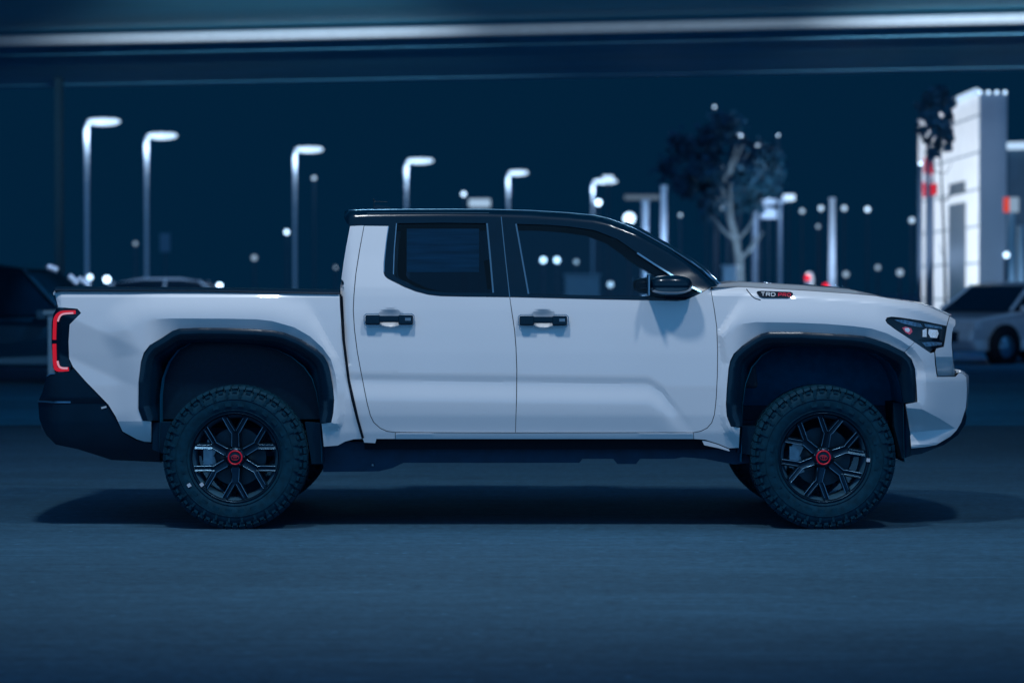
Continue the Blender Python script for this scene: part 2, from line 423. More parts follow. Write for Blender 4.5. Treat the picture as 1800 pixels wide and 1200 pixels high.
# dark strips at the gaps put their shade into the colour
for pl, dd in ((BEDGAP, .012), (DOOR_R, .010), (BLINE, .010), (DOOR_F, .010), ([(695,760),(906,760),(1219,760)], .012), (SEAM, .006), ([(1219,760),(1219,771)], .006), ([(1669.5,555),(1664,573)], .006)):
    both("panel_gap_shade", ribbon(pl, 9 if len(pl) > 3 or dd > .009 else 4, lambda x, y, dd=dd: S(x, y)+dd), GAPBLK)
both("bed_gap_shade", ribbon([(600,520),(604,597),(613,668),(629,738),(638,770)], 4.5, lambda x, y: S(x, y)-.009), GAPBLK)  # dark strip laid over the open gap as its shade
# creased seam by the badge on the wing and the hood shut line
both("hood_seam", ribbon(smooth_poly([(1312,508),(1320,518),(1327,524),(1337,527)]), 1.5, lambda x, y: S(x, y)-.0012), GAPBLK)

# ---- arch mouldings
def moulding(A, B, c):
    def fn(px, py):
        q = dpoly((px, py), A)
        base = lerp_tab(BASE, 700) if px < 1540 else .07+.30*((px-1540)/160)**2
        e = .060 + (.30*((max(px,1540)-1540)/160)**2)
        return e - .012*math.sin(min(q/10, 1)*math.pi/2) + .0020*max(0, q-10) + .00009*max(0, q-14)**2
    return panel_mb(A + B, fn, 3.5, thick=0.03)
IN_R = [(563,744),(560,715),(556,690),(548,665),(534,645),(512,627),(485,614),(450,607),(410,603),(370,602),(333,604),(312,615),(296,636),(285,665),(281,695),(281,739)]
IN_F = [(1588,708),(1584,680),(1576,655),(1562,636),(1540,622),(1500,613),(1450,609),(1400,608),(1362,612),(1340,624),(1322,646),(1311,675),(1306,710),(1305,750)]
both("arch_moulding", moulding(ARCH_R, IN_R, None), BLK)
both("arch_moulding", moulding(ARCH_F, IN_F, None), BLK)
# wheel house liners
for IN, A in ((IN_R, ARCH_R), (IN_F, ARCH_F)):
    pts = [(IN[0][0]+2, 812)] + IN + [(IN[-1][0]-2, 812)]
    k = len(pts)
    a = [W(x, y, .085 + (.12 if x > 1560 else 0)) for x, y in pts]; b = [Vector((p.x, .62, p.z)) for p in a]
    mb = MB(); mb.sheet([a, b]); mb.add(b, [list(range(k))])
    both("wheel_house_liner", mb, LINER)
SHIELD = mat("mud_shield_rubber", (0.0003,.020,.045), .9, spec=.1)
# bodywork end caps beside the wheels: mud shields
mb = MB(); mb.prism([W(268,742,.1), W(300,742,.1), W(296,800,.1), W(268,790,.1)], (0, .3, 0)); both("mud_shield", mb, SHIELD)
mb = MB(); mb.prism([W(536,742,.12), W(568,744,.12), W(568,815,.12), W(548,815,.12)], (0, .3, 0)); both("mud_shield", mb, SHIELD)
mb = MB(); mb.prism([W(1590,708,.22), W(1600,760,.22), W(1603,800,.22), W(1586,806,.22), W(1572,750,.22), W(1570,708,.22)], (0, .3, 0)); both("mud_shield", mb, SHIELD)
mb = MB(); mb.prism([W(1296,750,.12), W(1330,750,.12), W(1322,800,.12), W(1296,795,.12)], (0, .3, 0)); both("mud_shield", mb, SHIELD)

# ---- bed
def across(name, sil, fy, m, bow=0.0, n=13, lift=0.0, parent=None):
    """full-width sheet between the near edge polyline and its mirror; bow pushes the middle along x, lift along z"""
    rows = []
    for p in sil:
        e = W(p[0], p[1], fy(*p)); row = []
        for j in range(n):
            t = j/(n-1); y = e.y+(2*YC-2*e.y)*t; k = 1-(2*t-1)**2
            row.append(Vector((e.x+bow*k, y, e.z+lift*k)))
        rows.append(row)
    mb = MB(); mb.sheet(rows); return mb
across("x", [(95,511),(102,540)], S, PAINT)
rail = MB()
r0 = [(96,504.5),(350,506),(597,510)]; r1 = [(96,510.5),(350,511.5),(597,516.5)]
for (a, b) in ((r0, r1),):
    top = [W(x, y, .105) for x, y in resample(a, 40, False)]; bot = [W(x, y, .088) for x, y in resample(b, 40, False)]
    back = [Vector((p.x, .20, p.z+.004)) for p in top]; ib = [Vector((p.x, .20, p.z-.06)) for p in top]
    rail.sheet([bot, top, back, ib]); rail.add([bot[0], top[0], back[0], ib[0]], [(0, 1, 2, 3)])
both("bed_rail", rail, TRIM)
mb = MB(); mb.box((W(100,600,.2).x, .20, .62), (W(590,600,.2).x, .26, 1.33)); both("bed_inner_wall", mb, TRIM)
mb = MB(); mb.box((-2.5, .64, .60), (-1.02, 1.26, .66)); mb.box((-1.04, .12, .62), (-1.0, 1.78, 1.33)); mb.build("bed_floor", TRIM, truck, TO)
mb = across("t", [(95.5,511),(97,520),(100,531),(102,541),(100,575),(99,620),(99,655)], lambda x, y: .15, PAINT, bow=-.02)
mb.box((W(104,600,.2).x, .16, .72), (W(108,600,.2).x+.02, 1.74, 1.34)); mb.box((W(96,508,.2).x, .16, 1.335), (W(112,508,.2).x, 1.74, 1.352))
tg = mb.build("tailgate", PAINT, truck, TO)
mb = MB(); mb.box((W(98,560,.15).x-.035, .78, 1.12), (W(102,560,.15).x, 1.12, 1.2)); mb.build("tailgate_handle", TRIM, tg, TO)

# ---- tail lamps
TL = [(100,541.5),(136,543.5),(141.5,550),(138,555),(121.5,570),(119.5,600),(120.5,630),(126,644),(123,652),(97,654),(93,645),(90.5,600),(91,566),(94,551)]
def St(px, py): return S(px, py) + .012 + .03*((126-px)/35)**2 if px < 126 else S(px, py)+.010
tl = both("tail_light", panel_mb(TL, St, 4, thick=.05), BLK)
for pl, w, m, dd, nm in (([(133,548.5),(112,549),(104,551.5),(99,557),(96.5,566),(95.5,597)], 6.5, REDL, -.004, "light_strip"),
                     ([(95.5,604),(96,625),(97,641),(101,649),(121,648.5)], 7, REDL, -.004, "light_strip"),
                     ([(129,550),(112,551.5),(105,556),(101.5,565)], 3.2, PINKL, -.006, "light_core"),
                     ([(101,634),(103.5,643),(109,646.5),(119,647)], 3.6, PINKL, -.006, "light_core")):
    rb = ribbon(smooth_poly(pl), w, lambda x, y, dd=dd: St(x, y)+dd)
    both(nm, rb, m, tl)
# ---- rear bumper
def Srb(px, py): return .10 + .10*max(0, (110-px)/42)**2 + (.0 if py < 705 else .012) + (.06*((py-740)/60)**2 if py > 740 else 0)
rb = [(97,655),(123,653),(128,647),(150,672),(190,713),(202,733),(209,746),(214,759),(240,774),(266,779),(284,778),(284,812),(196,808),(137,789),(98,781),(82,765),(74,750),(69,735),(67,706),(74,690),(82,661),(88,657)]
rbo = panel_mb(rb, Srb, 5, thick=.04)
step_line = ribbon([(66.5,705),(80,705.5),(96,706.5),(124,706.5)], 3.0, lambda x, y: Srb(x, y)-.004)
rbn, rbf = both("rear_bumper_corner", rbo, BLK)
both("step_highlight", step_line, EDGE, (rbn, rbf))  # pale ribbon drawn as the highlight along the step
both("marker_clip", ribbon([(178,717),(187,714.5)], 3.2, lambda x, y: Srb(x, y)-.004), PALE, (rbn, rbf))
both("bumper_top_highlight", ribbon(smooth_poly([(82,661),(88,657.5),(97,656)]), 1.6, lambda x, y: Srb(x, y)-.006), EDGE, (rbn, rbf))  # thin bright ribbon drawn as a highlight on the bumper
across_rb = across("rb", [(97,655),(82,661),(74,690),(67,706),(69,735),(74,750),(98,781),(137,789)], lambda x, y: Srb(x, y), BLK, bow=-.05)
across_rb.build("rear_bumper", BLK, truck, TO)

# ---- cab greenhouse
ROOF = [(606,372),(608.5,370.3),(612.5,369.6),(645,368.6),(700,368),(780,367.6),(860,368),(934,370),(1000,374),(1047,378.5),(1070,384),(1093,392.5),(1117,402),(1140,415),(1175,434.5),(1210,457),(1233,473),(1261,501)]
def G(px, py):
    d = lerp_tab(BASE, py)
    t = py-lerp_tab(ROOF, px)
    if t < 12: d += .06*(1-max(t, 0)/12)**2
    if px < 622: d += .05*((622-px)/16)**2
    if px > 1120: d += .0006*(px-1120)*sst((525-py)/60)
    return d
WIN_R = [(697,392.5),(780,391.5),(856,392.5),(862,450),(867,514.5),(800,514),(775,513),(752,510.5),(731,505),(706,493),(696,487),(691.5,481),(692,450)]
WIN_F = [(907,393.5),(960,395),(1000,398),(1045,404.5),(1085,420),(1120,444.5),(1180,482),(1228,512.5),(1216,519),(1205,522),(1150,521.5),(929,517.5),(918,455)]
green = ROOF + [(1249,504.5),(1233,513.5),(1218,520.5),(1205,526),(1190,528),(1150,527),(1047,525),(896,521.5),(775,519.5),(753,517),(732,511.5),(710,503),(695,495.5),(682,489),(677,484.5),(675.3,479),(675.6,461),(679.5,425),(683.5,396.4),(615,396.4),(610,393),(605.5,383),(605,377)]
gf = both("cab_side_frame", panel_mb(green, lambda x, y: G(x, y)+.001, 5, holes=(WIN_R, WIN_F)), BLK)
both("door_gap_seal", ribbon([(881,381),(888,450),(896,522)], 1.6, lambda x, y: G(x, y)-.0015), CHROME, gf)
for pl, w in (([(856,392.5),(861.5,450),(867,514.5)], 3.0), ([(907,393.5),(918,455),(929,516.5)], 2.8), ([(697,392.5),(693,440),(691.5,482)], 1.6)):
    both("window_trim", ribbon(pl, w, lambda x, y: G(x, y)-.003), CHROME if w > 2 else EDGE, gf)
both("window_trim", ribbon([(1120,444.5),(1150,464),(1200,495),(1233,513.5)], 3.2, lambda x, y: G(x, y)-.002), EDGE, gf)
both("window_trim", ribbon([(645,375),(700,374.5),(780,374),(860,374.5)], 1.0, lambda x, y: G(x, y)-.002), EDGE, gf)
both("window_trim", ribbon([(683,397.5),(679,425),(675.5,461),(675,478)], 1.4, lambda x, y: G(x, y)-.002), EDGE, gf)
wr = both("rear_door_window", panel_mb(shrink(WIN_R, -2), lambda x, y: G(x, y)+.012, 12, thick=0), GLASSD, gf)
wf = both("front_door_window", panel_mb(shrink(WIN_F, -2), lambda x, y: G(x, y)+.012, 12, thick=0), GLASSF, gf)
mb = ribbon([(715,440),(842,440)], 76, lambda x, y: G(x, y)+.03); mb.build("window_sticker", PAPER, truck, TO)
rs = across("roof", ROOF[2:12], lambda x, y: G(x, y), BLK, lift=.012, n=17)
roofo = rs.build("roof", BLK, truck, TO)
ws = across("ws", ROOF[11:], lambda x, y: G(x, y)+.004, GLASSF, bow=.06, lift=.02, n=17); ws.build("windshield", GLASSF, truck, TO)
# windshield base trim line standing off the pillar
both("windshield_trim", ribbon([(1188,444),(1210,459.5),(1240,482),(1262,500)], 1.6, lambda x, y: G(x, y)-.006), CHROME, gf)
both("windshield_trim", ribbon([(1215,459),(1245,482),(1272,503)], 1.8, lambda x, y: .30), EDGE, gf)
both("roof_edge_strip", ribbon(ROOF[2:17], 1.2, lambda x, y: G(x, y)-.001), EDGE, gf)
mb = across("rw", [(608,371),(606,385),(615,397),(608,433),(603,465)], lambda x, y: .30, GLASSD, bow=-.02); mb.build("rear_window", GLASSD, truck, TO)
mb = across("cw", [(604,462),(600,500),(602,597),(611,668)], lambda x, y: .16, PAINT); mb.build("cab_rear_wall", PAINT, truck, TO)
mb = across("rl", [(612.5,369.6),(606,372),(605,383),(610,393),(622,396.5)], lambda x, y: G(x, y), BLK, bow=-.02); mb.build("roof_lip", BLK, truck, TO)
# roof aerial
a0 = W(657, 368, .9)
mb = MB(); mb.tube([a0, W(657.5,360,.9), W(657,351,.9)], .006, r2=.0035); mb.tube([W(657,354.5,.9), W(681,354.5,.9)], .0022); mb.sphere(W(657,351,.9), .006, n=8, m=5)
mb.prism([W(650,369,.88), W(690,369,.88), W(684,363,.88), W(662,360,.88)], (0, .04, 0)); mb.build("roof_aerial", BLK, truck, TO)

# ---- hood, cowl, scoop
HS = [(1249,505),(1304,504),(1330,505.5),(1358,507),(1420,510.5),(1500,516),(1542,520),(1558,523),(1590,528),(1617,533),(1637,540),(1669,555)]
rows = []
for i, p in enumerate(HS):
    e = W(p[0], p[1], S(*p)+.001); row = []
    for j in range(25):
        t = j/24; y = e.y+(2*YC-2*e.y)*t; q = min(t, 1-t)*(2*YC-2*e.y)
        up = (.026*sst(q/.22) + .012*(1-(2*t-1)**2)) * (1-sst((p[0]-1480)/90)*.85)
        k = 1-(2*t-1)**2
        row.append(Vector((e.x+.09*k*sst((p[0]-1500)/170), y, e.z+up*(1 if p[0] > 1300 else .4))))
    rows.append(row)
mb = MB(); mb.sheet(rows); hood = mb.build("hood", PAINT, truck, TO)
mb = MB()
sc0 = [(1350,504.5),(1371,499.5),(1400,499.5),(1440,501),(1492,506.5),(1520,511.5),(1542,517)]
rows = []
for p in sc0:
    e = W(p[0], p[1], .55); b = e.z-.045
    rows.append([Vector((e.x,.40,b)), Vector((e.x,.48,e.z-.004)), Vector((e.x,.60,e.z)), Vector((e.x,.95,e.z+.004)), Vector((e.x,1.3,e.z)), Vector((e.x,1.42,e.z-.004)), Vector((e.x,1.5,b))])
mb.sheet(rows); mb.build("hood_scoop", BLK, truck, TO)
mb = MB(); c0 = W(1249,506,.25); mb.box((c0.x-.12, .22, c0.z-.05), (c0.x+.16, 1.68, c0.z-.004)); mb.build("cowl_panel", TRIM, truck, TO)

# ---- front face
FS = [(1680,562),(1680,571),(1676,577),(1674,585),(1673,604),(1675,629),(1679,653)]
mb = across("ff", FS, lambda x, y: Sg(x, y), PAINT, bow=.055, n=17); face = mb.build("grille_backing", TRIM, truck, TO)
FB = [(1679,655),(1686,654),(1692,656),(1699,662.5),(1700,683),(1698,717),(1690,742),(1671,767),(1646,782)]
mb = across("fb", FB, lambda x, y: Sb(x, y), PAINT, bow=.09, n=17); mb.build("front_bumper", PAINT, truck, TO)
g0 = W(1675, 600, .2)
mb = MB()
for k in range(8):
    z = .93+.033*k; cx_ = 2.535 - .012*abs(k-2)
    for j in range(15):
        y0 = .47+j*.062 + (.03 if k % 2 else 0); kk = 1-((y0+.022-.95)/.78)**2; xx = W(1674,600,.16).x+.055*kk+.001
        mb.box((xx, y0, z), (xx+.014, y0+.046, z+.010)); mb.box((xx, y0, z), (xx+.014, y0+.008, z+.028))
mb.build("grille", BLK, truck, TO)
mb = MB()
for zz in (.915, 1.195):
    mb.tube([(W(1674,600,.16).x+.055*(1-((y-.95)/.78)**2)+.002, y, zz) for y in [.42+.106*q for q in range(11)]], .012, 8)
mb.build("grille_bar", PAINT, truck, TO)
vl = [(1602,788),(1646,783),(1671,768),(1690,743),(1697,722),(1699,732),(1697,745),(1684,764),(1660,781),(1620,797),(1600,800)]
both("bumper_valance", panel_mb(vl, lambda x, y: Sb(x, min(y, 780))+.012, 5, thick=.04), TRIM)
mb = across("sk", [(1699,735),(1684,764),(1660,781),(1620,797),(1560,800)], lambda x, y: .42, TRIM, bow=.06); mb.build("skid_plate", TRIM, truck, TO)

# ---- headlamps
HL = [(1664,573.5),(1620,564.5),(1580,558.5),(1567,557.5),(1559.5,559),(1557.5,563),(1560.5,567.5),(1575,578.5),(1608,600.5),(1621,610),(1635,619),(1640,613.5),(1646,611.5),(1658,609),(1661,590)]
hl = both("headlight", panel_mb(HL, lambda x, y: S(x, y)+.030, 4, thick=.01), BLK)
def hp(pl, off): return panel_mb(pl, lambda x, y: S(x, y)+off, 4, thick=.006)
HLD = mat("headlamp_reflector", (0.5, 0.6, 0.7), 0.3, metal=0.3, noise=0.5, nscale=60)
HLG = mat("headlamp_glass_block", (0.45, 0.55, 0.65), 0.2, metal=0.3, noise=0.5, nscale=90, emit=(.4, .55, .75), es=.5)  # mild emission stands in for light reflected by the unlit lamp
HLR = mat("side_marker", (0.5, 0.08, 0.15), 0.35, emit=(.6, .10, .18), es=.35, noise=.3, nscale=50)  # emission stands in for the red return of a reflector
both("daytime_strip", hp([(1572,562),(1590,562),(1618,569),(1622,575),(1610,574),(1586,568)], .020), HLD, hl)
both("daytime_strip", hp([(1625,569),(1655,574),(1657,578),(1640,576),(1626,574)], .022), HLD, hl)
both("side_marker", hp([(1586,576),(1592,574),(1602,577),(1604,583),(1599,588),(1592,584)], .018), HLR, hl)
both("marker_core", hp([(1590,577),(1597,576),(1600,580),(1597,584),(1592,582)], .016), HLG, hl)
both("projector_lamp", hp([(1622,580),(1629,577),(1629,592),(1622,592)], .020), HLG, hl)
both("projector_lamp", hp([(1633,578),(1648,580),(1650,586),(1647,594),(1636,593),(1632,586)], .020), HLG, hl)
both("lower_reflector", hp([(1620,602),(1640,600),(1656,602),(1655,606),(1640,608),(1628,609)], .022), HLD, hl)
both("lamp_divider", ribbon([(1620,597),(1657,599)], 2.2, lambda x, y: S(x, y)+.012), TRIM, hl)
both("lamp_divider", ribbon([(1631,575),(1631,598)], 1.8, lambda x, y: S(x, y)+.012), TRIM, hl)
both("lamp_lens", panel_mb(HL, lambda x, y: S(x, y)+.004, 8, thick=0), LENS, hl)
MATS["white_paint"]

# ---- badge on the front wing
bd = [(1330,514),(1332,511.6),(1339,511),(1390,512.8),(1393.5,515),(1394,517.5),(1390.5,521),(1386,523.5),(1341,523.2),(1335,521)]
bn, bf = both("wing_badge", panel_mb(bd, lambda x, y: S(x, y)-.006, 4, thick=.008), mat('badge_satin', (.0005,.010,.022), .6, spec=.15))
def letters(strokes, ox, oy, w, h, t=1.3):
    mb = MB()
    for st in strokes:
        pl = [(ox+x*w, oy+y*h) for x, y in st]
        q = ribbon(pl, t, lambda x, y: S(x, y)-.0075); mb.add(q.v, q.f, False)
    return mb
Tt = [[(0,0),(1,0)], [(.5,0),(.5,1)]]
Rr = [[(0,0),(0,1)], [(0,0),(.9,.05),(1,.3),(.85,.52),(0,.55)], [(.5,.55),(1,1)]]
Dd = [[(0,0),(.7,.03),(1,.3),(1,.7),(.7,.97),(0,1),(0,0)]]
Pp = [[(0,1),(0,0),(.9,.05),(1,.3),(.85,.55),(0,.58)]]
Oo = [[(.3,0),(.7,0),(1,.3),(1,.7),(.7,1),(.3,1),(0,.7),(0,.3),(.3,0)]]
WL = mat("badge_white", (0.60, 0.64, 0.68), 0.5); RL = mat("badge_red", (0.6, 0.02, 0.05), 0.35, emit=(.5, .01, .03), es=.12)  # red letters get a faint added glow
def word(gl, x0, w, adv, col, y0=513.8, h=6.0):
    mb = MB()
    for i, g in enumerate(gl):
        q = letters(g, x0+i*adv, y0+(x0+i*adv-1340)*.03, w, h); mb.add(q.v, q.f, False)
    mb.build("badge_lettering", col, bn, (0, 0, 0)); 
    xm = MB()
    for i, g in enumerate(gl[::-1]):          # reads correctly on the far side too
        pass
def word_near(gl, x0, w, adv, col, y0=513.9, h=5.8):
    mb = MB()
    for i, g in enumerate(gl):
        q = letters(g, x0+i*adv, y0+(x0+i*adv-1340)*.028, w, h); mb.add(q.v, q.f, False)
    mb.build("badge_lettering", col, bn, TO)
word_near([Tt, Rr, Dd], 1338, 6.6, 9.0, WL)
word_near([Pp, Rr, Oo], 1368.5, 5.6, 7.8, RL, 514.2, 5.4)

# ---- door handles
for hx, hy, par in ((684,562,rd), (955,563.5,fd)):
    mb = MB()
    def hb(x0, x1, y0, y1, d0, d1):
        mb2 = MB(); p0 = W(hx+x0, hy+y1, d0); p1 = W(hx+x1, hy+y0, d0); mb.box((p0.x, d0, p0.z), (p1.x, d1, p1.z))
    hb(-42, -16, -8.5, 8.5, .040, .092); hb(16, 42, -8.5, 8.5, .040, .092); hb(-20, 20, -7, 4.5, .044, .066)
    a, b = both("door_handle", mb, BLK, par)
    for o in (a, b):
        bv = o.modifiers.new("bevel", 'BEVEL'); bv.width = .008; bv.segments = 3
    fr = MB()
    q = ribbon([(hx-18,hy-10.5),(hx-40,hy-10.5),(hx-44,hy-7),(hx-44,hy+7),(hx-40,hy+10.5),(hx-18,hy+10.5)], 1.4, lambda x, y: .066); fr.add(q.v, q.f, True)
    both("handle_bezel", fr, CHROME, par); fr = MB()
    q = ribbon([(hx+18,hy+10.5),(hx+40,hy+10.5),(hx+44,hy+7),(hx+44,hy-7),(hx+40,hy-10.5),(hx+18,hy-10.5)], 1.4, lambda x, y: .066); fr.add(q.v, q.f, True)
    both("handle_bezel", fr, CHROME, par)
    both("handle_button", ribbon([(hx+28,hy-1),(hx+38,hy-1)], 5, lambda x, y: .0385), STEEL, par)

# ---- mirrors
def ell(cx, cy, cz, rx, ry, rz, zlo, zhi, n=20, m=10, e=2.6):
    rows = []
    for i in range(m+1):
        z = zlo+(zhi-zlo)*i/m; k = max(0, 1-abs(z)**e)**(1/e); row = []
        for j in range(n+1):
            a = 2*math.pi*j/n; ca, sa = math.cos(a), math.sin(a)
            row.append(Vector((cx+rx*k*math.copysign(abs(ca)**.8, ca), cy+ry*k*math.copysign(abs(sa)**.8, sa), cz+rz*z)))
        rows.append(row)
    m_ = MB(); m_.sheet(rows); m_.add(rows[0][:-1], [list(range(n))[::-1]]); m_.add(rows[-1][:-1], [list(range(n))]); return m_
pc = W(1178, 501, .015)
top = ell(pc.x, .015, pc.z+.0, .125, .085, .057, -.25, .98)
mn = both("side_mirror", top, BLK)
low = ell(pc.x+.002, .015, pc.z, .126, .086, .056, -.97, -.27)
both("mirror_lower_cap", low, CHROME, mn)
mb = MB(); mb.cbox((pc.x-.124, .015, pc.z), (.004, .080, .059)); both("mirror_glass", mb, CHROME, mn)
mb = MB(); q = W(1192, 522, .05); mb.prism([(q.x-.07,.03,q.z+.0),(q.x+.07,.03,q.z+.0),(q.x+.08,.03,q.z+.03),(q.x-.07,.03,q.z+.03)], (0, .10, 0)); both("mirror_arm", mb, TRIM, mn)

# ---- cabin interior
mb = MB(); xa = W(622,500,.3).x; xb = W(1240,500,.3).x
mb.box((xa, .16, .50), (xb, 1.74, .56)); mb.box((xa, .15, .5), (xb, .165, 1.30)); mb.box((xa, 1.735, .5), (xb, 1.75, 1.30)); mb.build("cabin_tub", INTER, truck, TO)
def seat(x, y, z=.75, w=.5):
    m_ = MB(); m_.cbox((x+.1, y, z), (.26, w/2, .09)); m_.cbox((x-.19, y, z+.33), (.08, w/2*.95, .32), Matrix.Rotation(R(-14), 3, 'Y'), .86)
    m_.tube([(x-.27, y-.06, z+.6), (x-.275, y-.06, z+.72)], .008); m_.cbox((x-.29, y, z+.74), (.05, .13, .085), Matrix.Rotation(R(-10), 3, 'Y'), .85)
    o = m_.build("seat", INTER, truck, TO, bevel=.03); return o
seat(.18, .52, .72); seat(.18, 1.38, .72)
m_ = MB(); m_.cbox((-.42, .95, .72), (.24, .68, .09)); m_.cbox((-.68, .95, 1.06), (.08, .68, .32), Matrix.Rotation(R(-10), 3, 'Y'), .97); m_.build("rear_bench", INTER, truck, TO, bevel=.03)
m_ = MB(); m_.prism([(1.0,.17,.8),(1.42,.17,.8),(1.36,.17,1.33),(1.18,.17,1.36),(1.02,.17,1.27)], (0, 1.56, 0)); m_.build("dashboard", INTER, truck, TO, bevel=.02)
m_ = MB(); cx = Vector((.93, 1.38, 1.20)); ring = []
for j in range(25):
    a = 2*math.pi*j/24; ring.append(cx + Matrix.Rotation(R(-65), 3, 'Y') @ Vector((.185*math.cos(a), .185*math.sin(a), 0)))
m_.tube(ring, .015, caps=False); m_.tube([cx, cx+Vector((.2, 0, -.1))], .03); m_.tube([ring[0], ring[12]], .014); m_.build("steering_wheel", INTER, truck, TO)
m_ = MB(); m_.cbox(W(1080,410,.95), (.02, .12, .035)); m_.build("rear_view_mirror", BLK, truck, TO)
m_ = MB()
m_.box((W(622,385,.3).x, .32, 1.74), (W(1000,385,.3).x, 1.58, 1.76)); m_.build("headliner", INTER, truck, TO)

# ---- chassis
ch = MB()
fr_ = [(568,776),(640,776),(668,780),(1230,775),(1300,790),(1330,812),(1290,816),(1240,806),(1200,803),(1185,806),(1125,806),(1118,815),(1085,815),(1078,806),(1024,806),(1018,813),(709,813),(690,822),(666,828),(568,829)]
P = [W(x, y, .20) for x, y in fr_]; n = len(P)
ch.prism(P, (0, .12, 0))
both("frame_rail", ch, FRAME)
mb = MB(); mb.box((W(640,772,.1).x, .14, W(0,790,.1).z), (W(1290,772,.1).x, .22, W(0,771,.1).z)); both("rocker_underside", mb, GAPBLK)
both("frame_bolt", (lambda m: (m.sphere(W(655,817,.19), .009, n=8, m=5), m)[1])(MB()), STEEL)
mb = MB(); mb.add([W(x, y, .10) for x, y in ((1234,774),(1242,775),(1262,781),(1281,789),(1283,793),(1262,787),(1238,782))], [list(range(7))[::-1]]); both("arch_bracket", mb, PALE)
mb = MB(); mb.box((-2.55,.25,.50),(-2.02,1.65,.64)); mb.box((-2.3,.55,.55),(2.3,.66,.68)); mb.box((-2.3,1.24,.55),(2.3,1.35,.68))
mb.prism([W(190,782,.2),W(284,782,.2),W(284,812,.2),W(196,806,.2)], (0,1.5,0)); mb.box((-1.0,.5,.43),(.3,.8,.6)); mb.box((1.0,.45,.42),(2.35,1.45,.60))
mb.build("chassis_frame", FRAME, truck, TO)
mb = MB(); mb.tube([(-1.58,.2,.405),(-1.58,1.7,.405)], .045, 12); mb.sphere((-1.58,.95,.405), .14, n=16, m=10); mb.tube([(-1.5,.95,.42),(1.0,.95,.52)], .035, 10); mb.build("rear_axle", FRAME, truck, TO)
mb = MB(); mb.tube([(1.78,.2,.42),(1.78,1.7,.42)], .035, 10)
mb.box((1.68,.3,.36),(1.88,.6,.42)); mb.box((1.68,1.3,.36),(1.88,1.6,.42)); mb.build("front_suspension", FRAME, truck, TO)
mb = MB()
for yy in (.42, 1.48):
    mb.tube([(-1.40,yy,.42),(-1.28,yy,.95)], .03, 8)
    for k in range(7): mb.lathe([(.05,-.01),(.06,0),(.05,.01)], (-1.38+.012*k, yy, .5+.05*k), 'Z', 10)
mb.build("shock_absorber", STEEL, truck, TO)

# ---- wheels
RT = .405
def tyre_mb():
    m_ = MB()
    prof = [(.243,.035),(.250,.012),(.262,.006),(.285,-.004),(.315,-.010),(.345,-.008),(.368,.002),(.383,.018),(.393,.040),(.397,.07),(.398,.135),(.397,.20),(.393,.23),(.383,.252),(.345,.278),(.29,.272),(.25,.255)]
    m_.lathe(prof, (0, 0, 0), n=96)
    rnd = random.Random(3)
    N = 60
    for j in range(N):
        a = 2*math.pi*j/N
        def Rm(t, tw=0): return Matrix.Rotation(-(a+t), 3, 'Y') @ Matrix.Rotation(tw, 3, 'X')
        def put(r, y, dr, dy, dt, off=0, tw=0, tilt=0):
            M = Matrix.Rotation(-(a+off), 3, 'Y')
            T = Matrix.Rotation(tilt, 3, 'Z') @ Matrix.Rotation(tw, 3, 'X')
            c = M @ Vector((r, y, 0)); m_.cbox(c, (dr, dy, dt), M @ T)
        for sgn, yy in ((1, .0), (-1, .27)):
            lng = (j % 2 == 0)
            # shoulder lugs
            put(.3985, yy+sgn*.040, .0065, .022, .0182, 0, .22*sgn)
            put(.388, yy+sgn*.014, .009, .013 if lng else .010, .0172, .0, .12*sgn, -.75*sgn)
            put(.372, yy-sgn*.0005, .013 if lng else .007, .005, .010 if lng else .012, .0, 0, 0)
            if lng: put(.350, yy-sgn*.009, .013, .0035, .0065, .012, 0, 0)
        for r_i, yy in enumerate((.085, .135, .185)):
            put(.3985, yy, .007, .017, .0125, (.5 if r_i % 2 else 0)*2*math.pi/N + rnd.uniform(-.004, .004), (.5, -.5, .5)[r_i])
    # raised ring on the sidewall and moulded marks
    for (r, h) in ((.330, .0018), (.268, .0015)):
        m_.lathe([(r-.002, -.0105 if r > .3 else .001), (r, -.0135 if r > .3 else -.003), (r+.002, -.0105 if r > .3 else .001)], (0, 0, 0), n=96)
    for j in range(26):
        if j % 13 > 8: continue
        a = 2*math.pi*j/26; M = Matrix.Rotation(-a, 3, 'Y'); m_.cbox(M @ Vector((.300, -.0075, 0)), (.011, .0018, .017), M)
    return m_
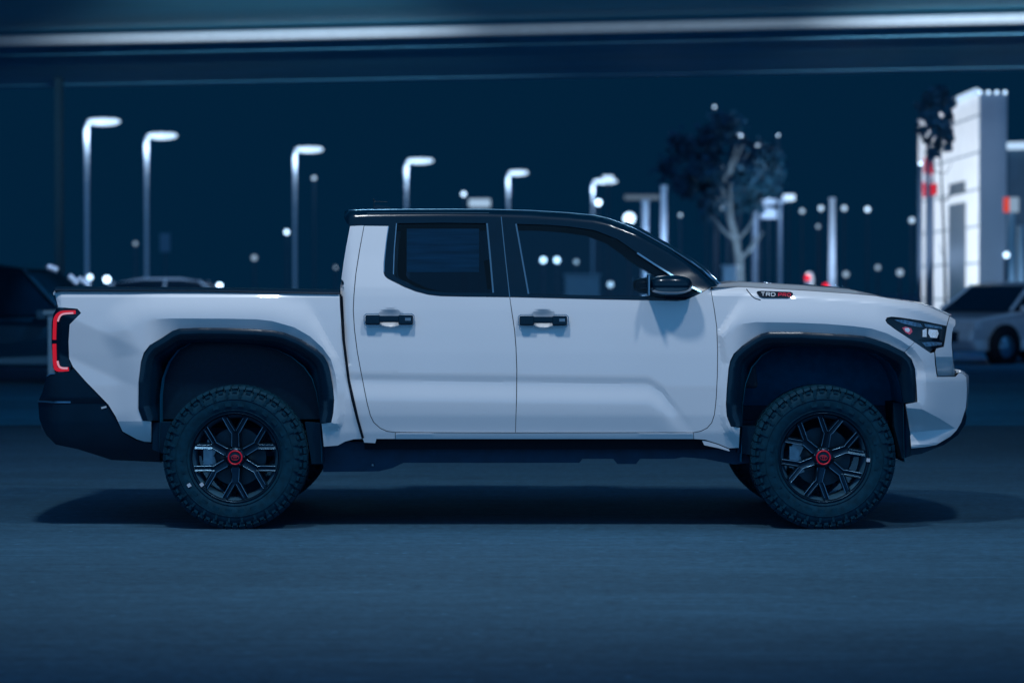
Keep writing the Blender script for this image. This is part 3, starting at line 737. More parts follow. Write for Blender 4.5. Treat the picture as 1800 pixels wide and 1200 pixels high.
def rim_mb():
    m_ = MB()
    m_.lathe([(.240,.022),(.247,.006),(.252,.004),(.254,.012)], (0, 0, 0), n=72)
    m_.lathe([(.0005,.018),(.038,.018),(.052,.024),(.060,.040),(.062,.075)], (0, 0, 0), n=36)
    for k in range(6):
        a = math.pi/2*3 + k*math.pi/3
        er = Vector((math.cos(a), 0, math.sin(a))); et = Vector((-math.sin(a), 0, math.cos(a)))
        def pt(r, t, y): return er*r + et*t + Vector((0, y, 0))
        def arm(p0, p1, w0, w1, y0, y1, dep=.045):
            d = Vector((p1[0]-p0[0], p1[1]-p0[1])).normalized(); nx, ny = -d.y, d.x
            vs = []
            for (p, w, y) in ((p0, w0, y0), (p1, w1, y1)):
                for sg, yy, ww in ((-1, y+dep, w*1.15), (-1, y+.010, w), (-1, y, w*.72), (-.22, y+.006, w), (.22, y+.006, w), (1, y, w*.72), (1, y+.010, w), (1, y+dep, w*1.15)):
                    vs.append(pt(p[0]+nx*ww*sg, p[1]+ny*ww*sg, yy))
            n_ = 8
            m_.add(vs, [(i, (i+1) % n_, n_+(i+1) % n_, n_+i) for i in range(n_)] + [list(range(n_))[::-1], list(range(n_, 2*n_))])
        arm((.048, 0), (.142, 0), .027, .024, .028, .022)
        for sg in (-1, 1):
            arm((.134, sg*.004), (.228, sg*.056), .018, .017, .024, .016)
        a2 = a+math.pi/6; e2 = Vector((math.cos(a2), 0, math.sin(a2)))
        m_.lathe([(.0005,.020),(.008,.020),(.010,.028),(.010,.05)], e2*.048, n=8)
    return m_
def barrel_mb():
    m_ = MB(); m_.lathe([(.262,.256),(.245,.25),(.225,.20),(.218,.08),(.226,.04),(.240,.0221)], (0, 0, 0), n=72); return m_
BARREL = mat("rim_barrel_metal", (.05,.15,.23), .35, metal=.55, noise=.2, nscale=15)
def edges_mb():
    m_ = MB()
    for k in range(6):
        a = math.pi/2*3 + k*math.pi/3
        er = Vector((math.cos(a), 0, math.sin(a))); et = Vector((-math.sin(a), 0, math.cos(a)))
        def pt(r, t, y): return er*r + et*t + Vector((0, y, 0))
        for sg in (-1, 1):
            m_.tube([pt(.062, sg*.021, .0275), pt(.134, sg*.019, .0225), pt(.148, sg*.030, .0205), pt(.222, sg*.071, .0155)], .0023, 6)
            m_.tube([pt(.150, sg*.004, .0225), pt(.222, sg*.046, .0165)], .0012, 6)
    return m_
def disc_mb():
    m_ = MB(); m_.lathe([(.06,.115),(.165,.115),(.165,.14),(.06,.14)], (0, 0, 0), n=48, smooth=False)
    for k in range(18):
        a = 2*math.pi*k/18; m_.lathe([(.0045,.1145),(.0045,.116)], (.12*math.cos(a), 0, .12*math.sin(a)), n=8)
    return m_
def cal_mb():
    m_ = MB(); 
    for a in (R(160), R(200)):
        M = Matrix.Rotation(-a, 3, 'Y'); m_.cbox(M @ Vector((.15, .10, 0)), (.035, .03, .045), M, .8)
    M = Matrix.Rotation(-R(180), 3, 'Y'); m_.cbox(M @ Vector((.165, .105, 0)), (.02, .035, .06), M); m_.cbox(M @ Vector((.145, .072, 0)), (.012, .004, .04), M); return m_
def cap_mb():
    m_ = MB(); m_.lathe([(.0005,.012),(.030,.0125),(.0345,.016),(.036,.024)], (0, 0, 0), n=32); return m_
def ring_mb():
    m_ = MB(); m_.lathe([(.0335,.0135),(.0365,.0085),(.0405,.0095),(.0415,.018)], (0, 0, 0), n=40)
    def oval(rx, rz, cz, w):
        pts = [Vector((rx*math.cos(t*math.pi/10), .0115, cz+rz*math.sin(t*math.pi/10))) for t in range(21)]
        m_.tube(pts, w, 5, caps=False)
    oval(.021, .014, 0, .0011); oval(.006, .0138, 0, .0010); oval(.0135, .0048, .006, .0010)
    return m_
def mark_mb(kind):
    m_ = MB()
    for (r, a, yy) in kind:
        M = Matrix.Rotation(-a, 3, 'Y'); m_.cbox(M @ Vector((r, yy, 0)), (.010, .0015, .010), M)
    return m_
DISC = mat('dull_disc', (.03,.07,.10), .5, metal=.5, noise=.2, nscale=20)
def make_wheel(x, z, near, rot, marks):
    side = 1 if near else -1
    def put(mb, name, m, par, r=0):
        q = mb if near else mb.mirrored(0)
        return q.build(name, m, par, (0, 0, 0))
    w = put(rim_mb(), "wheel", RIM, truck)
    w.location = (x, (0.02 if near else 2*YC-.02) - YC, z); w.rotation_euler = (0, rot, 0); w.scale = (1.016, 1, 1.016)
    put(tyre_mb(), "tyre", TYRE, w); put(edges_mb(), "spoke_edge", EDGE, w); put(barrel_mb(), "rim_barrel", BARREL, w); put(cap_mb(), "hub_cap", BLK, w); put(ring_mb(), "hub_emblem", REDR, w)
    put(disc_mb(), "brake_disc", DISC, w); cl = put(cal_mb(), "brake_caliper", STEEL, w); cl.rotation_euler = (0, -rot, 0)
    if marks: put(mark_mb(marks), "paint_mark", PALE, w)
    return w
wz = RT+.004
xr = W(412, 806, 0).x; xf = W(1449, 806, 0).x
w1 = make_wheel(xr, wz, True, 0, [(.298, R(211), -.012), (.240, R(219), .004)])
w2 = make_wheel(xf, wz, True, R(10), [(.250, R(360-3+10), .003)])
for x, rot in ((xr, .3), (xf, .8)):
    src = w1
    mw = []
    w = make_wheel(x, wz, False, rot, None)

# ================================================================== the setting
def ground_mat(name, col, streak=True):
    m = bpy.data.materials.new(name); m.use_nodes = True; t = m.node_tree; b = t.nodes["Principled BSDF"]
    L = t.links.new
    tc = t.nodes.new("ShaderNodeTexCoord")
    def noise(scale, mscale, detail=6, rough=.6):
        mp = t.nodes.new("ShaderNodeMapping"); mp.inputs["Scale"].default_value = mscale; L(tc.outputs["Object"], mp.inputs[0])
        n = t.nodes.new("ShaderNodeTexNoise"); n.inputs["Scale"].default_value = scale; n.inputs["Detail"].default_value = detail; n.inputs["Roughness"].default_value = rough
        L(mp.outputs[0], n.inputs["Vector"]); return n.outputs[0]
    def mapr(s, a, b_, c, d):
        r = t.nodes.new("ShaderNodeMapRange"); r.inputs[1].default_value = a; r.inputs[2].default_value = b_; r.inputs[3].default_value = c; r.inputs[4].default_value = d
        L(s, r.inputs[0]); return r.outputs[0]
    def mul(a, b_):
        n = t.nodes.new("ShaderNodeMath"); n.operation = 'MULTIPLY'; L(a, n.inputs[0]); L(b_, n.inputs[1]); return n.outputs[0]
    big = mapr(noise(1.0, (.10, .55, 1), 4), .3, .7, .78, 1.22)
    st = mapr(noise(1.0, (.5, 9, 1), 6), .3, .7, .90, 1.10)
    fine = mapr(noise(45, (.5, 1, 1), 8, .75), .3, .7, .62, 1.38)
    v = mul(mul(mul(big, st), fine), mul(mapr(noise(9, (.6, 1, 1), 5, .6), .3, .7, .84, 1.16), mapr(noise(24, (.7, 1, 1), 4, .6), .3, .7, .82, 1.18)))
    sc_ = noise(1.0, (.7, 34, 1), 3)
    ms = mapr(noise(1.0, (.5, 1.2, 1), 3), .48, .58, 0, 1)
    scr = mul(mapr(sc_, .56, .64, 0, .5), ms)
    spk = t.nodes.new("ShaderNodeTexVoronoi"); spk.inputs["Scale"].default_value = 9; mp = t.nodes.new("ShaderNodeMapping"); mp.inputs["Scale"].default_value = (.8, 1, 1)
    L(tc.outputs["Object"], mp.inputs[0]); L(mp.outputs[0], spk.inputs["Vector"])
    sk = mapr(spk.outputs["Distance"], .13, .06, 0, 1.3)
    pk = t.nodes.new("ShaderNodeSeparateColor"); L(spk.outputs["Color"], pk.inputs[0]); sk = mul(sk, mapr(pk.outputs[0], .62, .98, 0, 1))
    ad = t.nodes.new("ShaderNodeMath"); ad.operation = 'ADD'; L(scr, ad.inputs[0]); L(sk, ad.inputs[1])
    ad2 = t.nodes.new("ShaderNodeMath"); ad2.operation = 'ADD'; L(v, ad2.inputs[0]); L(ad.outputs[0], ad2.inputs[1])
    vm = t.nodes.new("ShaderNodeVectorMath"); vm.operation = 'SCALE'; vm.inputs[0].default_value = col; L(ad2.outputs[0], vm.inputs["Scale"])
    L(vm.outputs[0], b.inputs["Base Color"]); b.inputs["Roughness"].default_value = .75; b.inputs["Specular IOR Level"].default_value = .25
    bp = t.nodes.new("ShaderNodeBump"); bp.inputs["Strength"].default_value = .35; bp.inputs["Distance"].default_value = .006
    L(noise(140, (1, 1, 1), 4), bp.inputs["Height"]); L(bp.outputs[0], b.inputs["Normal"])
    return m
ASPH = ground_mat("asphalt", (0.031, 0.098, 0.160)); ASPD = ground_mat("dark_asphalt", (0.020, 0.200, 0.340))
def plane(name, x0, y0, x1, y1, z, m, kind="structure"):
    mb = MB(); mb.add([(x0,y0,z),(x1,y0,z),(x1,y1,z),(x0,y1,z)], [(0,1,2,3)]); o = mb.build(name, m); o["kind"] = kind; return o
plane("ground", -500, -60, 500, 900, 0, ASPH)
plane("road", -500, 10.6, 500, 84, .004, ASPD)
KERB = mat("concrete_kerb", (0.10, 0.17, 0.24), .8, noise=.2, nscale=5)
mb = MB(); mb.box((-200, 83.9, 0), (200, 84.3, .13)); o = mb.build("kerb", KERB); o["kind"] = "structure"

# ---- canopy overhead, behind the truck
CANO = mat("canopy_soffit", (0.16, 0.62, 0.78), .55, noise=.12, nscale=1.2, aniso=(.2, 1, 1))
CANB = mat("canopy_beam", (0.10, 0.46, 0.66), .5, noise=.1, nscale=2)
RAILM = mat("white_rail", (0.75, 0.78, 0.8), .35, noise=.04)
can = empty("canopy", (0, 20, 0), 0); can.rotation_euler = (0, 0, -math.atan(3.1/15))
tag(can, "long flat canopy crossing the top of the picture with a pale rail", "canopy")
def loc(px, py, z):     # point on a horizontal plane of height z
    D = (z-CAMZ)*F/(511-py); return AT(px, py, D)
zc = 5.0
pe = loc(900, 141, zc); ps = loc(900, 54, zc-.12)
inv = Matrix.Rotation(math.atan(3.1/15), 4, 'Z') @ Matrix.Translation((0, -20, 0))
le = inv @ pe; ls = inv @ ps
mb = MB(); mb.box((-60, -16, zc+.02), (60, le.y-.5, zc+.5)); mb.build("roof_slab", CANO, can)
mb = MB(); mb.box((-60, le.y-.5, zc-.0), (60, le.y, zc+.9)); 
mb.build("edge_beam", CANB, can)
mb = MB()
for k in range(1, 2): mb.box((-60, ls.y+2.2, zc-.10), (60, ls.y+2.5, zc+.018))
mb.build("cross_beam", CANB, can)
mb = MB(); mb.tube([(-60, ls.y, zc-.12), (60, ls.y, zc-.12)], .08, 16); mb.build("pale_rail", RAILM, can)
def wash(px, power, ang):
    t = loc(px, 50, zc); L_ = loc(px, -120, zc-.4)
    spot("added_canopy_wash", (L_.x, L_.y, zc-.75), (t.x, t.y, zc-.1), power, R(ang), .05, (.62, .80, 1), 1.0)  # added spots out of view, brighten the rail and underside
    q = inv @ Vector((L_.x, L_.y, zc-.75))
    m_ = MB(); m_.lathe([(.04,.75),(.05,.2),(.13,.12),(.14,0)], (q.x, q.y, q.z+.03), 'Z', 20); m_.build("added_wash_housing", CANB, can)  # housing made up for the added spot
wash(470, 5200, 33); wash(950, 1000, 120); wash(1740, 4600, 30)
mb = MB()
p = inv @ AT(105, 490, 41.5)
mb.box((p.x-.06, p.y-.06, 0), (p.x+.06, p.y+.06, zc)); mb.box((p.x-.2, p.y-.2, 0), (p.x+.2, p.y+.2, .03)); mb.build("column", mat("column_paint", (.02,.10,.16), .7), can)

# ---- street lamps
LAMPG = glow("lamp_head_glow", (0.41, 0.59, 0.80), 2.1)
POLE = mat("galvanised_pole", (0.45, 0.52, 0.6), .6, noise=.1)
DPOLE = mat("dark_pole", (0.02, 0.06, 0.10), .6, noise=.1)
def street_lamp(px, py, D, label, hl=43, r=.13, energy=95, vis=True, grp="lit street lamps along the car park"):
    top = AT(px, py, D); s = D/F
    rt = empty("street_lamp", (top.x, top.y, 0))
    tag(rt, label, "street lamp", grp)
    h = top.z
    m_ = MB(); m_.tube([(0,0,0),(0,0,h*.5),(0,0,h-1.0),(0,0,h-.40),(.03,0,h-.14),(.14,0,h-.03),(.34,0,h+.0)], [.07,.075,.09,.11,.10,.08,.06], 10); m_.build("pole", POLE, rt)
    m_ = MB(); m_.lathe([(.0,.03),(.20,.03),(.22,0)], (0,0,0), 'Z', 12); m_.build("base_plate", DPOLE, rt)
    L = (hl+5)*s; x0 = .08
    m_ = MB(); m_.sphere((x0+L/2, 0, h-.02), 1, L/2+.06, .20, .155, 16, 8); hd = m_.build("lamp_head", LAMPG, rt)
    m_ = MB(); m_.cbox((x0+L/2, 0, h+.115), (L/2*.8, .13, .03), None, .7); m_.build("head_cover", DPOLE, hd)
    l = bpy.data.lights.new("lamp_light", 'POINT'); l.energy = energy; l.shadow_soft_size = .12; l.color = (.6, .78, 1)
    o = bpy.data.objects.new("lamp_light", l); C.objects.link(o); o.parent = rt; o.location = (.30, -.50, h-.55)
street_lamp(152, 213, 94, "tallest lit street lamp, nearest the left edge of the picture", 48)
street_lamp(257, 238, 103, "lit street lamp second from the left, above the pale car roof", 44)
street_lamp(518, 262, 113, "lit street lamp standing free over the middle of the truck bed", 40)
street_lamp(714, 282, 122, "lit street lamp rising behind the rear of the black cab roof", 38)
street_lamp(893, 303, 134, "lit street lamp with a broken looking head above the middle of the cab roof", 26)
street_lamp(1042, 318, 142, "lit street lamp above the front of the cab roof beside a small round lamp", 34)

# ---- small far lamps (discs of light)
def glowc(s): return glow("far_lamp_%g" % s, (0.41, 0.59, 0.80), s)
def far_lamp(px, py, D, r, s, label, pole=True, col=None, name="far_lamp", cat="lamp", grp="small far lamps"):
    p = AT(px, py, D); rt = empty(name, (p.x, p.y, 0)); tag(rt, label, cat, grp)
    m_ = MB(); m_.sphere((0, 0, p.z), r, n=10, m=6); m_.build("lamp_globe", glowc(s) if col is None else col, rt)
    m_ = MB(); m_.tube([(0, .05, 0), (0, .05, p.z-r*.6)], .05, 6); m_.lathe([(.0,r*1.3),(r*.9,r*1.0),(r*.9,r*.9)], (0,0,p.z), 'Z', 10); m_.build("pole", DPOLE, rt)
for a in ((955,457,95,.11,7.5,"left one of two bright round lamps seen through the front door window"),
          (979,457,96,.11,7.5,"right one of two bright round lamps seen through the front door window"),
          (1013,460,98,.09,1.6,"dim round lamp right of the bright pair in the front door window"),
          (1073,500,90,.10,3.0,"round lamp low in the front door window beside the steering wheel"),
          (504,408,100,.09,5.0,"round lamp left of the free standing street lamp over the bed"),
          (552,313,115,.09,1.6,"faint lamp right of the free standing street lamp's pole"),
          (447,453,110,.12,.8,"very faint lamp low over the middle of the truck bed"),
          (815,341,120,.11,3.6,"round lamp over the rear door left of the glowing sign"),
          (1052,356,100,.12,7.0,"round bright lamp just above the windscreen top"),
          (1106,384,90,.22,4.0,"largest round lamp touching the curve of the roof front"),
          (1290,236,90,.07,6.5,"left speck of the close pair of lamps high in the tree crown"),
          (1301,237,91,.07,6.5,"right speck of the close pair of lamps high in the tree crown"),
          (1332,257,95,.08,2.0,"faint lamp seen in the upper right of the tree crown"),
          (1327,294,95,.08,3.0,"faint lamp in the middle right of the tree crown"),
          (1242,356,100,.08,5.5,"lamp speck left of the lit tree trunk"),
          (1300,340,100,.13,7.5,"bright round lamp right above the lit tree trunk"),
          (1443,366,110,.11,1.9,"dim round lamp left of the bright white post"),
          (1484,366,110,.11,1.7,"dim round lamp just right of the bright white post"),
          (1525,368,110,.11,2.8,"round lamp between the white post and the tower"),
          (1487,482,105,.12,.9,"very faint low lamp over the front of the hood"),
          (1582,479,90,.12,.9,"very faint low lamp left of the tower foot"),
          (1603,387,90,.10,1.6,"faint lamp beside the left edge of the tower"),
          (1769,448,64,.08,4.0,"round lamp above the roof of the silver car"),
          (158,487,62,.07,4.5,"small lamp just above the bed rail at the left, dimmer of two"),
          (188,491,62,.085,7.5,"small bright lamp just above the bed rail at the left"),
          (386,502,52,.06,7.5,"small bright lamp at the right end of the pale car roof")):
    far_lamp(*a)
for a in ((1256,188,88,.045,3.0,"faintest tiny glint at the top left of the lit tree's crown"),
          (1368,238,90,.03,6.0,"tiny glint alone to the upper right of the lit tree"),
          (1262,350,92,.06,4.0,"glint low at the left of the lit tree's fork"),
          (1280,344,93,.08,6.0,"glint just above the fork of the lit tree"),
          (1338,310,96,.05,2.5,"tiny dim glint under the right side of the lit tree's crown"),
          (1322,366,96,.13,2.2,"soft round lamp at the left end of the lit shelter roof"),
          (1352,352,96,.08,3.2,"lamp over the middle of the lit shelter roof"),
          (1410,371,104,.10,1.2,"dim round lamp just right of the lit shelter"),
          (1438,398,104,.08,.9,"very faint lamp below the dim one left of the white post"),
          (1196,378,98,.07,1.4,"dim lamp right of the tall white post over the windscreen"),
          (1543,470,100,.10,.8,"very faint lamp low between the white post and the tower"),
          (1618,288,58,.035,6.0,"small glint left of the flag's red top band"),
          (1632,246,58,.035,4.0,"tiny lamp among the leaves above the flag"),
          (238,428,96,.08,.7,"very faint lamp between the two leftmost street lamps and the bed"),
          (590,470,110,.06,1.0,"tiny faint lamp low beside the rear of the cab")):
    far_lamp(*a)
# lamp heads and glowing boxes of odd shape
def lamp_box(px0, px1, py0, py1, D, s, name, label, cat, grp=None, dep=.25, post=True):
    a = AT(px0, py1, D); b = AT(px1, py0, D); cx = (a.x+b.x)/2
    rt = empty(name, (cx, a.y, 0)); tag(rt, label, cat, grp)
    m_ = MB(); m_.box((a.x-cx, -dep/2, a.z), (b.x-cx, dep/2, b.z)); m_.build("lit_panel", glowc(s), rt, bevel=.04)
    m_ = MB(); m_.box((a.x-cx-.03, -dep/2+.03, b.z), (b.x-cx+.03, dep/2+.03, b.z+.05))
    if post: m_.tube([(0, dep/2-.05, 0), (0, dep/2-.05, a.z)], .05, 8)
    m_.build("post", DPOLE, rt)
lamp_box(1060,1078,309,321,120,1.9,"glow_box","bright oval flood lamp right of the sixth street lamp","flood lamp","square flood lamps")
lamp_box(1377,1397,342,353,110,1.9,"glow_box","bright flood lamp above the lit canopy frame","flood lamp","square flood lamps")
lamp_box(1268,1290,348,369,98,.75,"glow_box","squarish soft glow for lit foliage left of the round lamp over the lit trunk","flood lamp","square flood lamps")  # glowing box stands in for lit foliage, no lamp here
lamp_box(824,862,350,364,120,.9,"lit_sign","small glowing blank sign standing right above the cab roof","sign",dep=.2)
lamp_box(1098,1160,343,351,130,.22,"lit_sign","long faint glowing sign band behind the tall white post","sign",dep=.2)
# ---- white lit posts
def post(px, py0, D, r0, r1, label, s=0, pw=40, mat_=None, cat="post"):
    p = AT(px, py0, D); rt = empty("white_post", (p.x, p.y, 0)); tag(rt, label, cat, "tall white posts")
    m_ = MB(); m_.tube([(0,0,0),(0,0,p.z*.5),(0,0,p.z)], [r1, (r0+r1)/2, r0], 12); m_.build("shaft", mat_ or POLE, rt)
    m_ = MB(); m_.lathe([(.0005,.06),(r0*1.1,.05),(r0*1.3,0),(r0*1.1,-.05)], (0,0,p.z), 'Z', 12); m_.build("cap", mat_ or POLE, rt)
    if pw:
        l = bpy.data.lights.new("post_light", 'POINT'); l.energy = pw; l.shadow_soft_size = .1; l.color = LC
        o = bpy.data.objects.new("post_light", l); C.objects.link(o); o.parent = rt; o.location = (0, -1.3, p.z*.55)
    return rt
WP = mat("white_post_paint", (.75,.8,.85), .5, noise=.05)
post(1463,350,85,.10,.15,"tapering bright white post over the front of the hood",pw=60,mat_=WP)
post(1167,328,95,.12,.14,"tall bright white post right of the roof front",pw=90,mat_=WP)
post(1134,354,95,.14,.13,"shorter rounded white post beside the tall one",pw=40,mat_=WP)
# ---- lit frame of a fuel-station like canopy far right of the windscreen
fr0 = AT(1328,360,95); fr1 = AT(1371,360,95)
g = empty("lit_shelter", ((fr0.x+fr1.x)/2, fr0.y, 0)); tag(g, "small lit shelter frame on two posts beyond the windscreen", "shelter")
hx = (fr1.x-fr0.x)/2
m_ = MB(); m_.tube([(-hx,0,0),(-hx,0,fr0.z)], .10, 10); m_.build("shelter_post", POLE, g)
m_ = MB(); m_.tube([(hx,0,0),(hx,0,fr0.z)], .09, 10); m_.build("shelter_post", POLE, g)
m_ = MB(); m_.prism([(-hx-.2,-.4,fr0.z-.1),(hx+.15,-.4,fr0.z+.05),(hx+.15,-.4,fr0.z+.25),(-hx-.2,-.4,fr0.z+.15)], (0,.9,0)); m_.prism([(-hx*.6,-.3,fr0.z-.55),(hx,-.3,fr0.z-.55),(hx,-.3,fr0.z-.2),(-hx*.6,-.3,fr0.z-.1)], (0,.3,0)); m_.build("shelter_roof", WP, g)
l = bpy.data.lights.new("shelter_light", 'POINT'); l.energy = 50; l.shadow_soft_size = .1; l.color = LC
o = bpy.data.objects.new("shelter_light", l); C.objects.link(o); o.parent = g; o.location = (0, -1.4, fr0.z-.5)
# ---- pale boxes
def pale_box(px0, px1, py0, D, dep, name, label, m=None, cat="box"):
    a = AT(px0, py0, D); b = AT(px1, py0, D); cx = (a.x+b.x)/2
    rt = empty(name, (cx, a.y, 0)); tag(rt, label, cat)
    w = (b.x-a.x)/2
    m_ = MB(); m_.box((-w, 0, .06), (w, dep, a.z-.05)); m_.build("cabinet_body", m or WP, rt, bevel=.02)
    m_ = MB(); m_.box((-w-.04, -.04, a.z-.05), (w+.04, dep+.04, a.z)); m_.build("cabinet_lid", m or WP, rt, bevel=.015)
    m_ = MB(); m_.box((-w-.05, -.05, 0), (w+.05, dep+.05, .058)); m_.build("plinth", KERB, rt); return rt
GREY = mat("grey_cabinet", (.32,.46,.52), .6, noise=.1)
pale_box(994,1054,481,60,1.0,"utility_cabinet","wide grey cabinet seen through the front door window",GREY,"cabinet")
pale_box(1272,1296,466,70,.5,"utility_cabinet","narrow white cabinet standing at the foot of the lit tree trunk",WP,"cabinet")
pale_box(83,95,545,24,.3,"utility_cabinet","small pale cabinet behind the tail lamp of the truck",GREY,"cabinet")
# grey sign board
a = AT(290,410,80); g = empty("sign_board", (a.x, a.y, 0)); tag(g, "dim upright grey sign board on a post above the pale car roof", "sign")
m_ = MB(); m_.box((-.17,-.03,a.z-.62),(.17,.03,a.z)); m_.build("board", mat("dim_board",(.06,.16,.24),.6), g, bevel=.01)
m_ = MB(); m_.tube([(0,.06,0),(0,.06,a.z-.1)], .03, 8); m_.build("post", DPOLE, g)

# ---- tower
TW = mat("tower_panel_white", (.78,.80,.83), .55, noise=.05, nscale=1.5); TG = mat("tower_panel_shaded", (.22,.30,.38), .55, noise=.06, nscale=1)
JO = mat("panel_joint", (.10,.16,.22), .7); DK = mat("dark_opening", (.01,.04,.07), .4)
D0 = 70; X0 = (1720-900)*D0/F; Y0 = D0+CAMY; Z1 = CAMZ+(511-165)*D0/F
tw = empty("tower", (X0, Y0, 0)); tag(tw, "bright white showroom tower at the right with a row of lamps on top", "tower")
WD = 48*D0/F; LN = 10.5
m_ = MB()
yd0 = 13.5*F/797+CAMY-Y0-.0; yd1 = 13.5*F/767+CAMY-Y0
yd0 = X0*F/(1697-900)-D0; yd1 = X0*F/(1667-900)-D0; zd = CAMZ+(511-355)*(D0+yd0)/F
m_.box((0, 0, 0), (WD, LN, Z1)); m_.build("wall", TW, tw)
m_ = MB(); m_.box((-.004, yd0, 0), (.05, yd1, zd)); m_.build("door", DK, tw)
m_ = MB()
for k in range(1, 7):
    z = Z1*k/6.6; 
    if z > zd: m_.box((-.006, 0, z), (.0, LN, z+.05))
    else: m_.box((-.003, 0, z), (0, LN, z+.05))
m_.build("panel_joints", JO, tw)
zp = CAMZ+(511-340)*(D0+yd0+.2)/F; m_ = MB(); m_.box((-.05, yd0+.1, zp), (-.004, yd1-.3, zp+.36)); m_.build("plaque", DK, tw)
m_ = MB(); m_.box((.0, -.04, .0), (WD, -.002, Z1)); m_.build("shaded_end", TG, tw)  # grey sheet puts the shade of the unlit end into the colour
m_ = MB(); m_.tube([(-.08, 0.05, Z1+.05), (-.08, 4.4, Z1+.05)], .11, 8); m_.build("light_tube", glowc(1.2), tw)
for k in range(4):
    m_ = MB(); m_.sphere((.0+k*.24, -.1, Z1+.02), .05, n=8, m=6); m_.build("roof_lamp", glowc(3.2), tw)
# wash lights on its white side
def area(name, loc_, to, power, sx, sy, par=None):
    l = bpy.data.lights.new(name, 'AREA'); l.shape = 'RECTANGLE'; l.size = sx; l.size_y = sy; l.energy = power; l.color = LC
    o = bpy.data.objects.new(name, l); C.objects.link(o); o.location = loc_; o.rotation_euler = (Vector(to)-Vector(loc_)).to_track_quat('-Z', 'Y').to_euler(); return o
spot("tower_wash_light", (X0-6.5, Y0-1.5, 1.0), (X0, Y0+4, 4.2), 2300, R(120), .2, KC)
spot("tower_wash_light", (X0-6.5, Y0+8, 5.0), (X0, Y0+6, 3.2), 1600, R(120), .2, KC)
spot("forecourt_light", (X0+.6, Y0-5, .6), (X0+.5, Y0, 2.4), 95, R(90), .2)
# low building beyond
a = AT(1772,252,84); g = empty("showroom_building", (a.x, a.y, 0)); tag(g, "dark low showroom with a glowing roof edge at the right margin", "building")
ry = Matrix.Rotation(R(-20), 4, 'Z'); g.rotation_euler = (0, 0, R(-20))
m_ = MB(); m_.box((0, 0, 0), (16, 10, a.z)); m_.build("wall", mat("showroom_wall", (.06,.13,.19), .6, noise=.2, nscale=.8), g)
m_ = MB(); m_.box((-.05, -.25, a.z-.22), (16, -.02, a.z+.02)); m_.build("light_tube", glowc(1.25), g)
for k in range(6):
    m_ = MB(); m_.box((.5+k*2.4, -.04, .5), (2.4+k*2.4, -.003, 3.2)); m_.build("window", DK, g)
# sign on the right
a = AT(1766,347,66); b = AT(1791,373,66); g = empty("pole_sign", ((a.x+b.x)/2, a.y, 0)); tag(g, "red and white box sign on a grey post right of the tower", "sign")
w = (b.x-a.x)/2
m_ = MB(); m_.box((-w, 0, b.z), (-w+.13, .15, a.z)); m_.build("red_face", glow("sign_red", (.85,.06,.02), .75), g)
m_ = MB(); m_.box((-w+.132, 0, b.z), (w, .15, a.z)); m_.build("white_face", glowc(.55), g)
m_ = MB(); m_.tube([(0,.08,0),(0,.08,b.z)], .11, 10); m_.tube([(.35,.5,0),(.35,.5,b.z*.9)], .10, 10); m_.build("post", GREY, g)
# flag poles and flag
def flagpole(px, py, D, label):
    p = AT(px, py, D); g = empty("flag_pole", (p.x, p.y, 0)); tag(g, label, "flag pole", "thin flag poles before the tower")
    m_ = MB(); m_.tube([(0,0,0),(0,0,p.z)], .055, 8); m_.build("shaft", mat("flag_pole_grey", (.10,.17,.24), .5), g)
    m_ = MB(); m_.sphere((0,0,p.z), .05, n=8, m=6); m_.build("finial", DPOLE, g); return p
flagpole(1638, 262, 60, "thin grey pole carrying the red and white flag");
def cloth(pts_l, pts_r, D, nx=8):
    rows = []
    for (l_, r_) in zip(pts_l, pts_r):
        row = []
        for j in range(nx+1):
            t = j/nx; p = AT(l_[0]+(r_[0]-l_[0])*t, l_[1]+(r_[1]-l_[1])*t, D); p.y += .05*math.sin(t*9+p.z*2); row.append(p)
        rows.append(row)
    return rows
fp = AT(1638, 262, 59.9)
FR = mat("flag_red", (.80,.012,.03), .7, emit=(.45,.003,.015), es=.0); FW = mat("flag_white", (.75,.78,.8), .7)
g = empty("flag", (fp.x, fp.y, fp.z-2)); tag(g, "limp flag with red, white and red bands hanging from its pole", "flag")
def band(L_, R_, m, nm):
    m_ = MB(); rows = cloth(L_, R_, 59.8)
    m_.sheet(rows); m_.sheet([[p+Vector((0,.012,0)) for p in r] for r in rows]); m_.build(nm, m, g, (fp.x, fp.y, fp.z-2))
band([(1625,277),(1624,290),(1624,305)], [(1631,275),(1638,290),(1639,307)], FR, "top_band")
band([(1624,305),(1625,315),(1624,324)], [(1639,307),(1637,315),(1637,324)], FW, "middle_band")
band([(1622,320),(1622,333),(1623,347)], [(1648,323),(1647,333),(1648,342)], FR, "lower_band")
spot("flag_fill_light", (fp.x-2, fp.y-5, 1.0), (fp.x, fp.y, fp.z-1), 1500, R(40), .1, col=(.8,.8,1))  # added spot without a lamp, brightens the flag

